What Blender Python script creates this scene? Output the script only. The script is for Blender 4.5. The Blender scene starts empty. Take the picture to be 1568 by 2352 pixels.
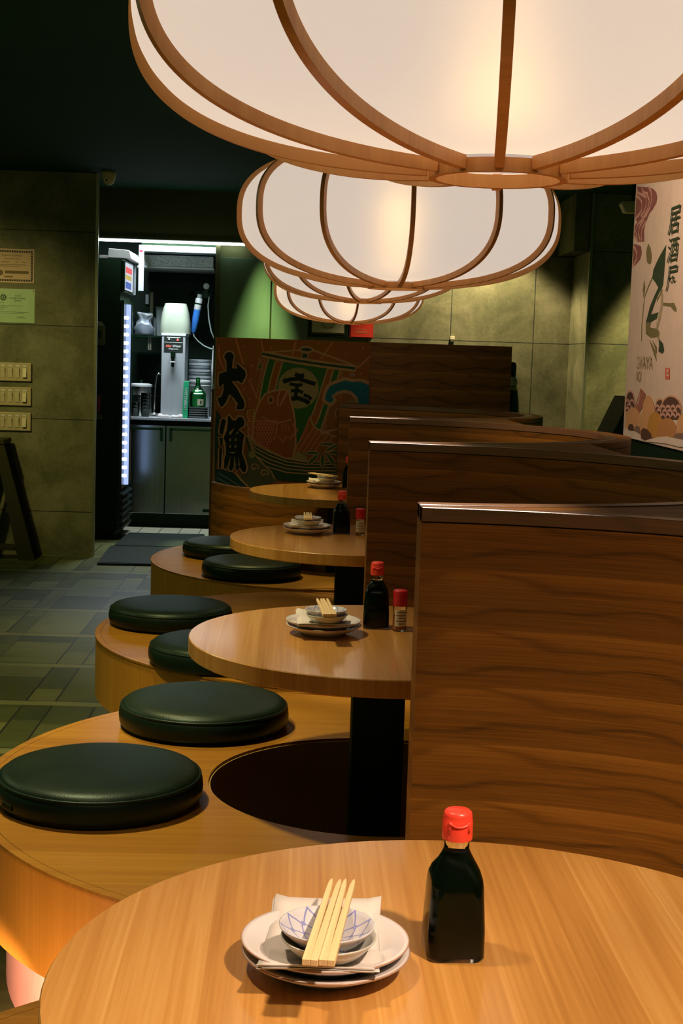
import bpy, bmesh, math, random
from math import sin, cos, pi, sqrt, radians as R
from mathutils import Vector, Matrix
random.seed(7)
C = bpy.context.scene.collection
S = bpy.context.scene

# ------------------------------------------------------------------ camera
cam_d = bpy.data.cameras.new('camera')
cam = bpy.data.objects.new('camera', cam_d); C.objects.link(cam)
cam_d.sensor_fit = 'VERTICAL'; cam_d.sensor_height = 36.0; cam_d.sensor_width = 24.0
cam_d.lens = 36.0 * 3272.8 / 2352.0
cam_d.clip_start = 0.05; cam_d.clip_end = 60
_r = Vector((0.99914538, -0.02614264, 0.03201676)); _u = Vector((-0.02906412, 0.10641894, 0.99389652)); _f = Vector((0.02939027, 0.99397765, -0.10556818))
cam.matrix_world = Matrix(((_r.x, _u.x, -_f.x, 0), (_r.y, _u.y, -_f.y, 0), (_r.z, _u.z, -_f.z, 1.3258), (0, 0, 0, 1)))
S.camera = cam

# ------------------------------------------------------------------ exposure, world
S.view_settings.view_transform = 'Standard'; S.view_settings.look = 'None'
S.view_settings.exposure = 0.0; S.view_settings.gamma = 1.0; S.view_settings.use_curve_mapping = False
w = bpy.data.worlds.new('green_ambient_fill'); S.world = w; w.use_nodes = True
w.node_tree.nodes['Background'].inputs[0].default_value = (0.14, 0.55, 0.10, 1)
w.node_tree.nodes['Background'].inputs[1].default_value = 0.085  # ambient fill added to lift the dark areas and tint them green

BULB = 19.0         # emission strength of each lantern bulb
BULB_COL = (1.0, 0.66, 0.34)
SHADE_GLOW = 0.285

def light(name, kind, loc, energy, color, rot=(0, 0, 0), **kw):
    l = bpy.data.lights.new(name, kind); l.energy = energy; l.color = color
    for k, v in kw.items(): setattr(l, k, v)
    o = bpy.data.objects.new(name, l); C.objects.link(o); o.location = loc; o.rotation_euler = rot
    return o
WARM = (1.0, 0.78, 0.44); COOL = (0.72, 0.84, 1.0)
# back-wall spots follow the wall scallops; the rest are added to brighten tables and dividers
# recessed spots in the black ceiling: position, power, cone, colour, label (their bodies are built with the ceiling)
SPOTS = [((-0.29, 9.86, 2.43), 380, 31, (0.90, 1.0, 0.50), 0.2, 'recessed ceiling spot above the green panel by the kitchen'),
         ((1.20, 9.68, 2.43), 160, 104, (1.0, 0.80, 0.50), 0.35, 'recessed ceiling spot above the middle of the grey tiled back wall'),
         ((2.30, 9.12, 2.43), 265, 60, (1.0, 0.84, 0.42), 0.5, 'recessed ceiling spot above the tiled pier at the right'),
         ((0.85, 0.45, 2.43), 280, 110, (1.0, 0.76, 0.54), 0.6, 'added ceiling spot above the near edge of the first table'),
         ((-0.50, 1.55, 2.43), 75, 80, (1.0, 0.76, 0.50), 0.8, 'added ceiling spot beside the largest lantern'),
         ((-0.78, 3.15, 2.43), 175, 80, (1.0, 0.84, 0.46), 0.8, 'added ceiling spot beside the second lantern'),
         ((-0.78, 4.30, 2.43), 140, 80, (1.0, 0.82, 0.36), 0.8, 'added ceiling spot beside the third lantern'),
         ((-0.38, 6.60, 2.43), 105, 62, (1.0, 0.80, 0.28), 0.8, 'added ceiling spot beside the farthest lantern'),
         ((0.27, 2.25, 2.43), 130, 17, (1.0, 0.84, 0.68), 0.8, 'added narrow ceiling spot above the nearest walnut divider'),
         ((0.27, 4.00, 2.43), 130, 17, (1.0, 0.84, 0.68), 0.8, 'added narrow ceiling spot above the second walnut divider'),
         ((0.27, 5.75, 2.43), 110, 17, (1.0, 0.84, 0.68), 0.8, 'added narrow ceiling spot above the third walnut divider')]
for p, e, a, col, bl, lb in SPOTS:
    light('ceiling_spot', 'SPOT', p, e, col, (0, 0, 0), spot_size=R(a), spot_blend=bl, shadow_soft_size=0.06)
# unseen warm spot, added in the aisle to brighten the switch plates
light('aisle_fill_spot', 'SPOT', (-2.35, 7.2, 2.43), 108, (1.0, 0.86, 0.30), (R(57), 0, R(-8)), spot_size=R(56), spot_blend=1.0, shadow_soft_size=0.05)
# added floor-level fill lamps, no fixture, standing in for the pinkish glow by the bench
light('floor_fill_glow', 'POINT', (-0.52, 2.26, 0.05), 7, (1.0, 0.58, 0.42), shadow_soft_size=0.04)
light('floor_fill_spot', 'SPOT', (-0.62, 2.20, 0.20), 34, (1.0, 0.60, 0.48), Vector((0.08, 0.6, -0.20)).to_track_quat('-Z', 'Y').to_euler(), spot_size=R(46), spot_blend=0.4, shadow_soft_size=0.03)
# unseen yellow-green area fill, added high on the aisle side
light('aisle_fill_light', 'AREA', (-2.9, 5.2, 2.40), 12, (0.95, 1.0, 0.50), (0, R(-32), 0), shape='RECTANGLE', size=0.6, size_y=2.4)
# unseen warm spot added to brighten the printed wall on the right
light('wall_fill_light', 'SPOT', (0.30, 4.5, 2.43), 70, (1.0, 0.72, 0.53), Vector((1.0, 0.75, -0.85)).to_track_quat('-Z', 'Y').to_euler(), spot_size=R(70), spot_blend=0.8, shadow_soft_size=0.05)

# ------------------------------------------------------------------ node helpers
class NT:
    def __init__(s, name):
        s.m = bpy.data.materials.new(name); s.m.use_nodes = True; s.t = s.m.node_tree
        s.b = s.t.nodes['Principled BSDF']; s.out = s.t.nodes['Material Output']
    def n(s, typ, **kw):
        x = s.t.nodes.new(typ)
        for k, v in kw.items():
            if hasattr(x, k) and k not in ('Scale',): setattr(x, k, v)
            else: x.inputs[k].default_value = v
        return x
    def l(s, a, b): s.t.links.new(a, b)
    def math(s, op, a, b=None, c=None, clamp=False):
        x = s.t.nodes.new('ShaderNodeMath'); x.operation = op; x.use_clamp = clamp
        for i, v in enumerate((a, b, c)):
            if v is None: continue
            if isinstance(v, (int, float)): x.inputs[i].default_value = v
            else: s.l(v, x.inputs[i])
        return x.outputs[0]
    def comb(s, x, y, z=0.0):
        c = s.t.nodes.new('ShaderNodeCombineXYZ')
        for i, v in enumerate((x, y, z)):
            if isinstance(v, (int, float)): c.inputs[i].default_value = v
            else: s.l(v, c.inputs[i])
        return c.outputs[0]
    def noise(s, vec, scale=1.0, detail=3.0, rough=0.55, dist=0.0, dim='3D'):
        x = s.t.nodes.new('ShaderNodeTexNoise'); x.noise_dimensions = dim
        x.inputs['Scale'].default_value = scale; x.inputs['Detail'].default_value = detail
        x.inputs['Roughness'].default_value = rough; x.inputs['Distortion'].default_value = dist
        if vec is not None: s.l(vec, x.inputs['Vector'])
        return x.outputs['Fac']
    def white(s, vec):
        x = s.t.nodes.new('ShaderNodeTexWhiteNoise'); x.noise_dimensions = '3D'; s.l(vec, x.inputs['Vector']); return x.outputs['Value']
    def ramp(s, fac, stops):
        x = s.t.nodes.new('ShaderNodeValToRGB'); cr = x.color_ramp
        while len(cr.elements) < len(stops): cr.elements.new(0.5)
        for e, (p, c) in zip(cr.elements, stops): e.position = p; e.color = (*c, 1)
        s.l(fac, x.inputs[0]); return x.outputs[0]
    def mix(s, fac, a, b, typ='MIX'):
        x = s.t.nodes.new('ShaderNodeMix'); x.data_type = 'RGBA'; x.blend_type = typ
        for sock, v in ((x.inputs[0], fac), (x.inputs[6], a), (x.inputs[7], b)):
            if isinstance(v, (int, float)): sock.default_value = v
            elif isinstance(v, tuple): sock.default_value = (*v, 1)
            else: s.l(v, sock)
        return x.outputs[2]
    def coord(s, which):
        tc = s.t.nodes.new('ShaderNodeTexCoord'); return tc.outputs[which]
    def sep(s, v):
        x = s.t.nodes.new('ShaderNodeSeparateXYZ'); s.l(v, x.inputs[0]); return x.outputs
    def base(s, c): s.l(c, s.b.inputs['Base Color'])
    def bump(s, h, strength=0.2, dist=0.01):
        x = s.t.nodes.new('ShaderNodeBump'); x.inputs['Strength'].default_value = strength; x.inputs['Distance'].default_value = dist
        s.l(h, x.inputs['Height']); s.l(x.outputs[0], s.b.inputs['Normal'])
    def set(s, rough=None, metal=None, spec=None, **kw):
        if rough is not None: s.b.inputs['Roughness'].default_value = rough
        if metal is not None: s.b.inputs['Metallic'].default_value = metal
        if spec is not None: s.b.inputs['Specular IOR Level'].default_value = spec
        for k, v in kw.items(): s.b.inputs[k.replace('_', ' ')].default_value = v
        return s.m

def plain(name, col, rough=0.5, metal=0.0, spec=0.5, var=0.12, scale=18.0):
    """flat paint / plastic with a little procedural variation"""
    t = NT(name); n = t.noise(t.coord('Object'), scale, 3)
    k = t.math('MULTIPLY_ADD', n, 2 * var, 1 - var)
    c = t.mix(1.0, col, t.comb(k, k, k), 'MULTIPLY'); t.base(c)
    return t.set(rough, metal, spec)
def emit(name, col, strength):
    t = NT(name); t.b.inputs['Base Color'].default_value = (0.02, 0.02, 0.02, 1)
    t.b.inputs['Emission Color'].default_value = (*col, 1); t.b.inputs['Emission Strength'].default_value = strength
    return t.set(0.5)
def glass(name, col=(1, 1, 1), rough=0.02, ior=1.45):
    t = NT(name); t.b.inputs['Base Color'].default_value = (*col, 1); t.b.inputs['Transmission Weight'].default_value = 1.0
    t.b.inputs['IOR'].default_value = ior
    return t.set(rough)

M = {}
def mk_walnut(name, dark, mid, lightc, rough, period=0.092):
    t = NT(name); u, v, _ = t.sep(t.coord('UV'))
    wob = t.noise(t.comb(t.math('MULTIPLY', u, 1.1), 0.0), 1.0, 1.5)
    vv = t.math('ADD', v, t.math('MULTIPLY', wob, 0.012))
    tt = t.math('FRACT', t.math('DIVIDE', vv, period))
    n1 = t.noise(t.comb(t.math('MULTIPLY', u, 2.6), t.math('MULTIPLY', tt, 0.75), 3.1), 1.0, 2.0, 0.5)
    ph = t.math('ADD', t.math('MULTIPLY', tt, 1.7), t.math('MULTIPLY', n1, 3.6))
    s_ = t.math('SINE', t.math('MULTIPLY', ph, 2 * pi))
    vein = t.math('POWER', t.math('MULTIPLY_ADD', s_, 0.5, 0.5), 9.0)
    fine = t.noise(t.comb(t.math('MULTIPLY', u, 5.0), t.math('MULTIPLY', vv, 420.0), 0.0), 1.0, 3.0, 0.6)
    edge = t.math('POWER', tt, 3.0)
    L = t.math('MULTIPLY_ADD', edge, 0.30, 0.34)
    L = t.math('MULTIPLY_ADD', t.math('SUBTRACT', fine, 0.5), 0.8, L)
    L = t.math('MULTIPLY_ADD', vein, -0.21, L, True)
    t.base(t.ramp(L, [(0.0, dark), (0.42, mid), (0.9, lightc)]))
    t.bump(fine, 0.05, 0.002)
    return t.set(rough, 0, 0.35)
M['walnut'] = mk_walnut('walnut_laminate', (0.080, 0.032, 0.004), (0.255, 0.094, 0.009), (0.49, 0.195, 0.024), 0.50)
M['walnut_top'] = mk_walnut('walnut_cap', (0.110, 0.052, 0.026), (0.200, 0.090, 0.042), (0.30, 0.14, 0.06), 0.36, 0.21)
M['walnut_top'].node_tree.nodes['Principled BSDF'].inputs['Specular IOR Level'].default_value = 0.9

def mk_oak(name, tints, rough, strip=0.085, axis='y', spec=0.5, fine=190.0, coat=0.0, crough=0.12):
    t = NT(name); x, y, z = t.sep(t.coord('Object'))
    if axis == 'x': x, y = y, x
    xx = t.math('ADD', x, t.math('MULTIPLY', t.noise(t.comb(0.0, t.math('MULTIPLY', y, 0.9), z), 1.0, 1.0), 0.03))
    cell = t.math('FLOOR', t.math('DIVIDE', xx, strip))
    rnd = t.white(t.comb(cell, 2.0, 5.0))
    f1 = t.noise(t.comb(t.math('MULTIPLY', xx, fine), t.math('MULTIPLY', y, 3.0), z), 1.0, 3.0, 0.6)
    f2 = t.noise(t.comb(t.math('MULTIPLY', xx, 34.0), t.math('MULTIPLY', y, 0.8), rnd), 1.0, 2.0, 0.5)
    fr = t.math('FRACT', t.math('DIVIDE', xx, strip)); line = t.math('LESS_THAN', fr, 0.035)
    L = t.math('ADD', t.math('MULTIPLY_ADD', t.math('SUBTRACT', f1, 0.5), 0.62, 0.17), t.math('MULTIPLY', f2, 0.5))
    L = t.math('MULTIPLY_ADD', t.math('SUBTRACT', rnd, 0.5), 0.22, L)
    L = t.math('MULTIPLY_ADD', line, 0.10, L, True)
    t.base(t.ramp(L, [(0.12, tints[0]), (0.45, tints[1]), (0.8, tints[2])])); t.bump(f1, 0.04, 0.001)
    if coat: t.b.inputs['Coat Weight'].default_value = coat; t.b.inputs['Coat Roughness'].default_value = crough
    return t.set(rough, 0, spec)
M['table'] = mk_oak('oak_table_laminate', ((0.38, 0.160, 0.030), (0.53, 0.250, 0.058), (0.66, 0.37, 0.115)), 0.34, coat=0.7)
M['bench'] = mk_oak('oak_bench_laminate', ((0.23, 0.092, 0.005), (0.32, 0.138, 0.008), (0.40, 0.200, 0.020)), 0.62, 0.16, 'x', spec=0.2, coat=0.55, crough=0.20)
M['bench_face'] = mk_oak('oak_bench_edge', ((0.44, 0.180, 0.014), (0.54, 0.235, 0.020), (0.62, 0.29, 0.035)), 0.5, 0.4, 'x')
M['rib'] = mk_oak('cedar_strip', ((0.54, 0.22, 0.055), (0.68, 0.315, 0.09), (0.75, 0.39, 0.135)), 0.45, 0.3)
M['bamboo'] = mk_oak('pale_chopstick_wood', ((0.66, 0.45, 0.22), (0.76, 0.56, 0.30), (0.82, 0.64, 0.38)), 0.6, 0.3)

def mk_concrete(name, x0, pw, cols):
    t = NT(name); x, y, z = t.sep(t.coord('Object'))
    h = t.math('ADD', x, y)
    def joint(v, off, p, hw):
        fr = t.math('FRACT', t.math('ADD', t.math('DIVIDE', t.math('SUBTRACT', v, off), p), 0.5))
        return t.math('LESS_THAN', t.math('ABSOLUTE', t.math('SUBTRACT', fr, 0.5)), hw / p)
    j = t.math('MAXIMUM', joint(z, 0.29, 0.6, 0.0028), joint(h, x0, pw, 0.0028))
    cell = t.white(t.comb(t.math('FLOOR', t.math('DIVIDE', t.math('SUBTRACT', h, x0), pw)), t.math('FLOOR', t.math('DIVIDE', t.math('SUBTRACT', z, 0.29), 0.6)), 1.0))
    n = t.noise(t.coord('Object'), 3.2, 6, 0.62, 0.6); n2 = t.noise(t.coord('Object'), 42.0, 4, 0.7)
    v = t.math('ADD', t.math('MULTIPLY', n, 0.75), t.math('MULTIPLY', n2, 0.25))
    v = t.math('MULTIPLY_ADD', t.math('SUBTRACT', cell, 0.5), 0.08, v)
    c = t.ramp(v, [(0.36, cols[0]), (0.5, cols[1]), (0.66, cols[2])])
    t.base(t.mix(j, c, (0.012, 0.016, 0.010))); t.bump(t.math('MULTIPLY_ADD', j, -1.0, n2), 0.12, 0.004)
    return t.set(0.62, 0, 0.4)
CG = ((0.078, 0.082, 0.034), (0.140, 0.136, 0.062), (0.220, 0.210, 0.112))
M['concrete_left'] = mk_concrete('concrete_tile_left', -1.435, 1.2, CG)
M['concrete_back'] = mk_concrete('concrete_tile_back', 1.016 + 10.0, 0.58, CG)
M['concrete_pier'] = mk_concrete('concrete_tile_pier', 11.25, 1.2, CG)

def mk_floor():
    t = NT('slate_floor_tiles'); x, y, z = t.sep(t.coord('Object'))
    # aisle laid in lengthwise strips of varying width, cross bands of narrow pale tile
    px = t.math('DIVIDE', t.math('ADD', x, 5.0), 0.62); ix = t.math('FLOOR', px); fx = t.math('FRACT', px)
    seg = t.math('ADD', t.math('GREATER_THAN', fx, 0.42), t.math('ADD', t.math('GREATER_THAN', fx, 0.60), t.math('GREATER_THAN', fx, 0.86)))
    col = t.math('MULTIPLY_ADD', ix, 4.0, seg)
    py = t.math('DIVIDE', y, 0.66); iy = t.math('FLOOR', py); fy = t.math('FRACT', py)
    band = t.math('LESS_THAN', fy, 0.11)
    sub = t.math('GREATER_THAN', fy, t.math('MULTIPLY_ADD', t.white(t.comb(col, iy, 9.0)), 0.5, 0.3))
    rnd = t.white(t.comb(col, t.math('MULTIPLY_ADD', iy, 2.0, sub), 4.0))
    n = t.noise(t.comb(t.math('MULTIPLY', x, 3.0), t.math('MULTIPLY', y, 9.0), 0.0), 2.0, 5, 0.65)
    v = t.math('ADD', t.math('MULTIPLY', rnd, 0.52), t.math('MULTIPLY', n, 0.48))
    c = t.ramp(v, [(0.22, (0.032, 0.045, 0.009)), (0.5, (0.078, 0.093, 0.022)), (0.8, (0.165, 0.178, 0.055))])
    c = t.mix(band, c, t.ramp(n, [(0.3, (0.125, 0.138, 0.045)), (0.7, (0.19, 0.195, 0.075))]))
    def edge(f, p, w): return t.math('LESS_THAN', t.math('ABSOLUTE', t.math('SUBTRACT', f, p)), w)
    g = t.math('MAXIMUM', edge(fx, 0.42, 0.006), t.math('MAXIMUM', edge(fx, 0.60, 0.006), t.math('MAXIMUM', edge(fx, 0.86, 0.006), edge(fx, 0.0, 0.006))))
    g = t.math('MULTIPLY', g, t.math('SUBTRACT', 1.0, band))
    g = t.math('MAXIMUM', g, t.math('MAXIMUM', edge(fy, 0.11, 0.006), edge(fy, 0.0, 0.006)))
    t.base(t.mix(g, c, (0.015, 0.018, 0.012))); t.bump(n, 0.15, 0.003)
    t.l(t.math('MULTIPLY_ADD', n, 0.3, 0.32), t.b.inputs['Roughness'])
    return t.set(None, 0, 0.35)
M['floor'] = mk_floor()
def mk_kfloor():
    t = NT('kitchen_quarry_tile'); b = t.n('ShaderNodeTexBrick'); t.l(t.coord('Object'), b.inputs['Vector'])
    b.offset = 0.0; b.inputs['Scale'].default_value = 1.0; b.inputs['Brick Width'].default_value = 0.15; b.inputs['Row Height'].default_value = 0.15
    b.inputs['Mortar Size'].default_value = 0.004
    b.inputs['Color1'].default_value = (0.42, 0.40, 0.27, 1); b.inputs['Color2'].default_value = (0.36, 0.34, 0.23, 1); b.inputs['Mortar'].default_value = (0.10, 0.09, 0.06, 1)
    t.base(b.outputs['Color']); return t.set(0.5)
M['kfloor'] = mk_kfloor()

def mk_leather():
    t = NT('black_leatherette'); v = t.n('ShaderNodeTexVoronoi'); v.inputs['Scale'].default_value = 260.0; t.l(t.coord('Object'), v.inputs['Vector'])
    n = t.noise(t.coord('Object'), 9.0, 4)
    t.base(t.ramp(n, [(0.3, (0.003, 0.009, 0.005)), (0.7, (0.005, 0.014, 0.008))])); t.bump(v.outputs['Distance'], 0.10, 0.002)
    t.l(t.math('MULTIPLY_ADD', n, 0.12, 0.36), t.b.inputs['Roughness'])
    t.b.inputs['Specular Tint'].default_value = (0.75, 1.0, 0.85, 1)
    return t.set(None, 0, 0.30)
M['leather'] = mk_leather()

def mk_shade():
    t = NT('washi_shade'); n = t.noise(t.coord('Object'), 7.0, 4, 0.6)
    tr = t.n('ShaderNodeBsdfTranslucent'); tr.inputs['Color'].default_value = (0.80, 0.74, 0.62, 1)
    em = t.n('ShaderNodeEmission'); t.l(t.ramp(n, [(0.2, (1.0, 0.94, 0.93)), (0.8, (1.0, 0.96, 0.97))]), em.inputs['Color']); em.inputs['Strength'].default_value = SHADE_GLOW
    di = t.n('ShaderNodeBsdfDiffuse'); di.inputs['Color'].default_value = (0.7, 0.66, 0.56, 1)
    tp = t.n('ShaderNodeBsdfRefraction'); tp.inputs['Color'].default_value = (1, 0.88, 0.56, 1); tp.inputs['Roughness'].default_value = 0.62; tp.inputs['IOR'].default_value = 1.35
    m1 = t.n('ShaderNodeMixShader'); m1.inputs[0].default_value = 0.25; t.l(tr.outputs[0], m1.inputs[1]); t.l(di.outputs[0], m1.inputs[2])
    m2 = t.n('ShaderNodeMixShader'); m2.inputs[0].default_value = 0.055; t.l(m1.outputs[0], m2.inputs[1]); t.l(tp.outputs[0], m2.inputs[2])
    a = t.n('ShaderNodeAddShader'); t.l(m2.outputs[0], a.inputs[0]); t.l(em.outputs[0], a.inputs[1])
    t.l(a.outputs[0], t.out.inputs['Surface']); return t.m
M['shade'] = mk_shade()

def mk_steel(name, col, rough, sx=1.0, sz=120.0, metal=1.0):
    t = NT(name); x, y, z = t.sep(t.coord('Object'))
    n = t.noise(t.comb(t.math('MULTIPLY', x, sx), y, t.math('MULTIPLY', z, sz)), 1.0, 3)
    t.base(t.mix(n, tuple(0.8 * c for c in col), col)); t.l(t.math('MULTIPLY_ADD', n, 0.15, rough - 0.07), t.b.inputs['Roughness'])
    return t.set(None, metal)
M['steel'] = mk_steel('brushed_steel', (0.55, 0.58, 0.60), 0.42, 120.0, 2.0, 0.35)
M['steel_dark'] = mk_steel('dull_steel_door', (0.52, 0.60, 0.62), 0.21, 90.0, 2.0)
M['steel_pot'] = mk_steel('pot_steel', (0.62, 0.62, 0.58), 0.25)
def mk_speckle():
    t = NT('galvanised_sheet'); v = t.n('ShaderNodeTexVoronoi'); v.inputs['Scale'].default_value = 90.0; t.l(t.coord('Object'), v.inputs['Vector'])
    t.base(t.ramp(v.outputs['Distance'], [(0.1, (0.22, 0.26, 0.25)), (0.7, (0.46, 0.50, 0.50))])); return t.set(0.45, 0.3)
M['speckle'] = mk_speckle()
def mk_ceiling():
    t = NT('black_painted_ceiling'); n = t.noise(t.coord('Object'), 1.4, 4)
    t.base(t.ramp(n, [(0.3, (0.002, 0.034, 0.012)), (0.7, (0.003, 0.042, 0.016))])); return t.set(0.85, 0, 0.2)
M['ceiling'] = mk_ceiling()
def mk_green():
    t = NT('green_lacquer_panel'); x, y, z = t.sep(t.coord('Object')); n = t.noise(t.comb(t.math('MULTIPLY', x, 6.0), y, t.math('MULTIPLY', z, 1.2)), 1.0, 3)
    t.base(t.ramp(n, [(0.3, (0.085, 0.150, 0.075)), (0.7, (0.125, 0.195, 0.100))])); return t.set(0.30, 0, 0.5)
M['green_panel'] = mk_green()
M['dark_wall'] = plain('dark_brown_green_paint', (0.075, 0.085, 0.024), 0.7, 0, 0.3)
M['kitchen_wall'] = plain('black_kitchen_wall', (0.004, 0.020, 0.008), 0.6, 0, 0.3)
M['black'] = plain('matte_black', (0.004, 0.020, 0.004), 0.6, 0, 0.2)
M['black_gloss'] = plain('gloss_black', (0.003, 0.015, 0.005), 0.22, 0, 0.5)
M['pit'] = plain('dark_brown_laminate', (0.40, 0.25, 0.06), 0.6, 0, 0.3)
M['salmon'] = plain('salmon_plinth', (0.62, 0.30, 0.21), 0.5)
M['stand_wood'] = plain('dark_stained_wood', (0.030, 0.028, 0.008), 0.6, 0, 0.2)
M['kitchen_paper'] = plain('grey_white_paper', (0.30, 0.33, 0.36), 0.8)
M['white'] = plain('white_plastic', (0.62, 0.64, 0.62), 0.4)
M['offwhite'] = plain('ivory_plastic', (0.44, 0.36, 0.19), 0.45)
M['ivory_light'] = plain('ivory_light', (0.62, 0.54, 0.34), 0.4)
M['cam_beige'] = plain('beige_plastic', (0.50, 0.42, 0.24), 0.5)
M['trim_metal'] = plain('anodised_trim', (0.30, 0.30, 0.19), 0.35, 0.7)
M['china'] = plain('white_china', (0.64, 0.58, 0.58), 0.16, 0, 0.6, 0.02)
M['china_blue'] = plain('cobalt_glaze', (0.16, 0.19, 0.46), 0.16)
M['china_rim'] = plain('brown_glazed_rim', (0.40, 0.25, 0.18), 0.25)
M['celadon'] = plain('pale_celadon_china', (0.55, 0.54, 0.49), 0.16, 0, 0.6, 0.02)
M['paper'] = plain('white_paper', (0.62, 0.56, 0.53), 0.85, 0, 0.2, 0.03)
M['red_cap'] = plain('red_plastic_cap', (0.84, 0.055, 0.030), 0.32, 0, 0.5, 0.03)
M['dark_red_cap'] = plain('crimson_plastic_cap', (0.55, 0.015, 0.025), 0.3, 0, 0.5, 0.03)
M['soy'] = plain('soy_sauce', (0.002, 0.005, 0.002), 0.3, 0, 0.05)
M['glass'] = glass('clear_bottle_glass', (0.93, 0.97, 0.93), 0.01, 1.30)
M['spice'] = plain('chilli_powder', (0.42, 0.14, 0.04), 0.8)
M['label_pale'] = plain('pale_label', (0.60, 0.52, 0.36), 0.6)
M['green_glass'] = glass('green_bottle_glass', (0.03, 0.42, 0.08), 0.03)
M['clear_plastic'] = glass('clear_plastic', (0.86, 0.90, 0.96), 0.12, 1.2)
def mk_bag():
    t = NT('cloudy_plastic'); t.b.inputs['Base Color'].default_value = (0.62, 0.67, 0.70, 1); t.b.inputs['Transmission Weight'].default_value = 0.45
    n = t.noise(t.coord('Object'), 25.0, 4); t.bump(n, 0.6, 0.01); return t.set(0.3)
M['cloudy'] = mk_bag()
M['tank'] = plain('yellowed_frosted_plastic', (0.33, 0.37, 0.28), 0.45, 0, 0.4, 0.18, 9.0)
M['filter_blue'] = plain('blue_filter_sleeve', (0.03, 0.16, 0.52), 0.35)
M['box_green'] = plain('green_carton', (0.02, 0.40, 0.17), 0.5)
M['hose'] = plain('grey_hose', (0.13, 0.17, 0.14), 0.5)
M['mat'] = plain('black_rubber_mat', (0.010, 0.018, 0.011), 0.75, 0, 0.3, 0.3, 60)
M['cert_pink'] = plain('pinkish_certificate', (0.62, 0.42, 0.28), 0.7)
M['cert_green'] = plain('green_permit_paper', (0.34, 0.50, 0.26), 0.35)
M['red_paper'] = plain('red_poster', (0.70, 0.045, 0.02), 0.45)
M['ink'] = plain('black_print', (0.006, 0.012, 0.006), 0.6)
M['print_brown'] = plain('brown_print', (0.16, 0.11, 0.04), 0.7)
M['print_green'] = plain('dark_green_print', (0.05, 0.10, 0.05), 0.7)
M['led_tube'] = emit('led_tube_white', (0.86, 0.95, 1.0), 14.0)
M['led_strip'] = emit('led_channel_blue', (0.42, 0.55, 0.95), 1.1)
M['led_dot'] = emit('led_dot_white', (0.85, 0.92, 1.0), 4.5)
M['led_red'] = emit('led_indicator_red', (1.0, 0.18, 0.10), 1.2)
M['sign_white'] = emit('backlit_white', (0.82, 0.85, 1.0), 0.72)
M['sign_red'] = emit('backlit_red', (0.90, 0.03, 0.02), 0.9)
M['sign_yellow'] = emit('backlit_yellow', (0.55, 0.42, 0.03), 0.9)
M['sign_blue'] = emit('backlit_blue', (0.02, 0.09, 0.45), 0.9)
M['bulb'] = emit('warm_bulb', BULB_COL, BULB)
M['spot_lens'] = emit('spot_lens', (1.0, 0.85, 0.6), 2.0)
MURAL = dict(red=(0.230, 0.080, 0.006), orange=(0.46, 0.150, 0.060), line=(0.36, 0.210, 0.085), green=(0.020, 0.105, 0.012), dgreen=(0.018, 0.050, 0.014), tan=(0.230, 0.195, 0.070),
             ink=(0.003, 0.012, 0.003), blue=(0.008, 0.105, 0.140), dblue=(0.008, 0.040, 0.034), blue2=(0.16, 0.24, 0.17), sea=(0.070, 0.080, 0.032), fred=(0.235, 0.070, 0.006), leaf=(0.038, 0.085, 0.020))
for k, c in MURAL.items(): M['m_' + k] = plain('mural_' + k, c if k == 'ink' else tuple(min(0.8, 1.2 * v) for v in c), 0.7, 0, 0.3)
BANNER = dict(plum=(0.28, 0.105, 0.085), pinkline=(0.62, 0.34, 0.25), brush=(0.20, 0.17, 0.06), inkg=(0.035, 0.060, 0.022), tanb=(0.40, 0.33, 0.17), seal=(0.66, 0.14, 0.075), paper=(0.72, 0.56, 0.43),
              plumd=(0.115, 0.055, 0.035), plumd2=(0.25, 0.155, 0.10), peach=(0.66, 0.37, 0.22), peach2=(0.68, 0.36, 0.16), brick=(0.38, 0.15, 0.085), ochre=(0.55, 0.27, 0.05), ochre2=(0.52, 0.24, 0.085), foam=(0.78, 0.64, 0.52))
for k, c in BANNER.items(): M['b_' + k] = plain('wallprint_' + k, c, 0.65, 0, 0.3)

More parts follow.
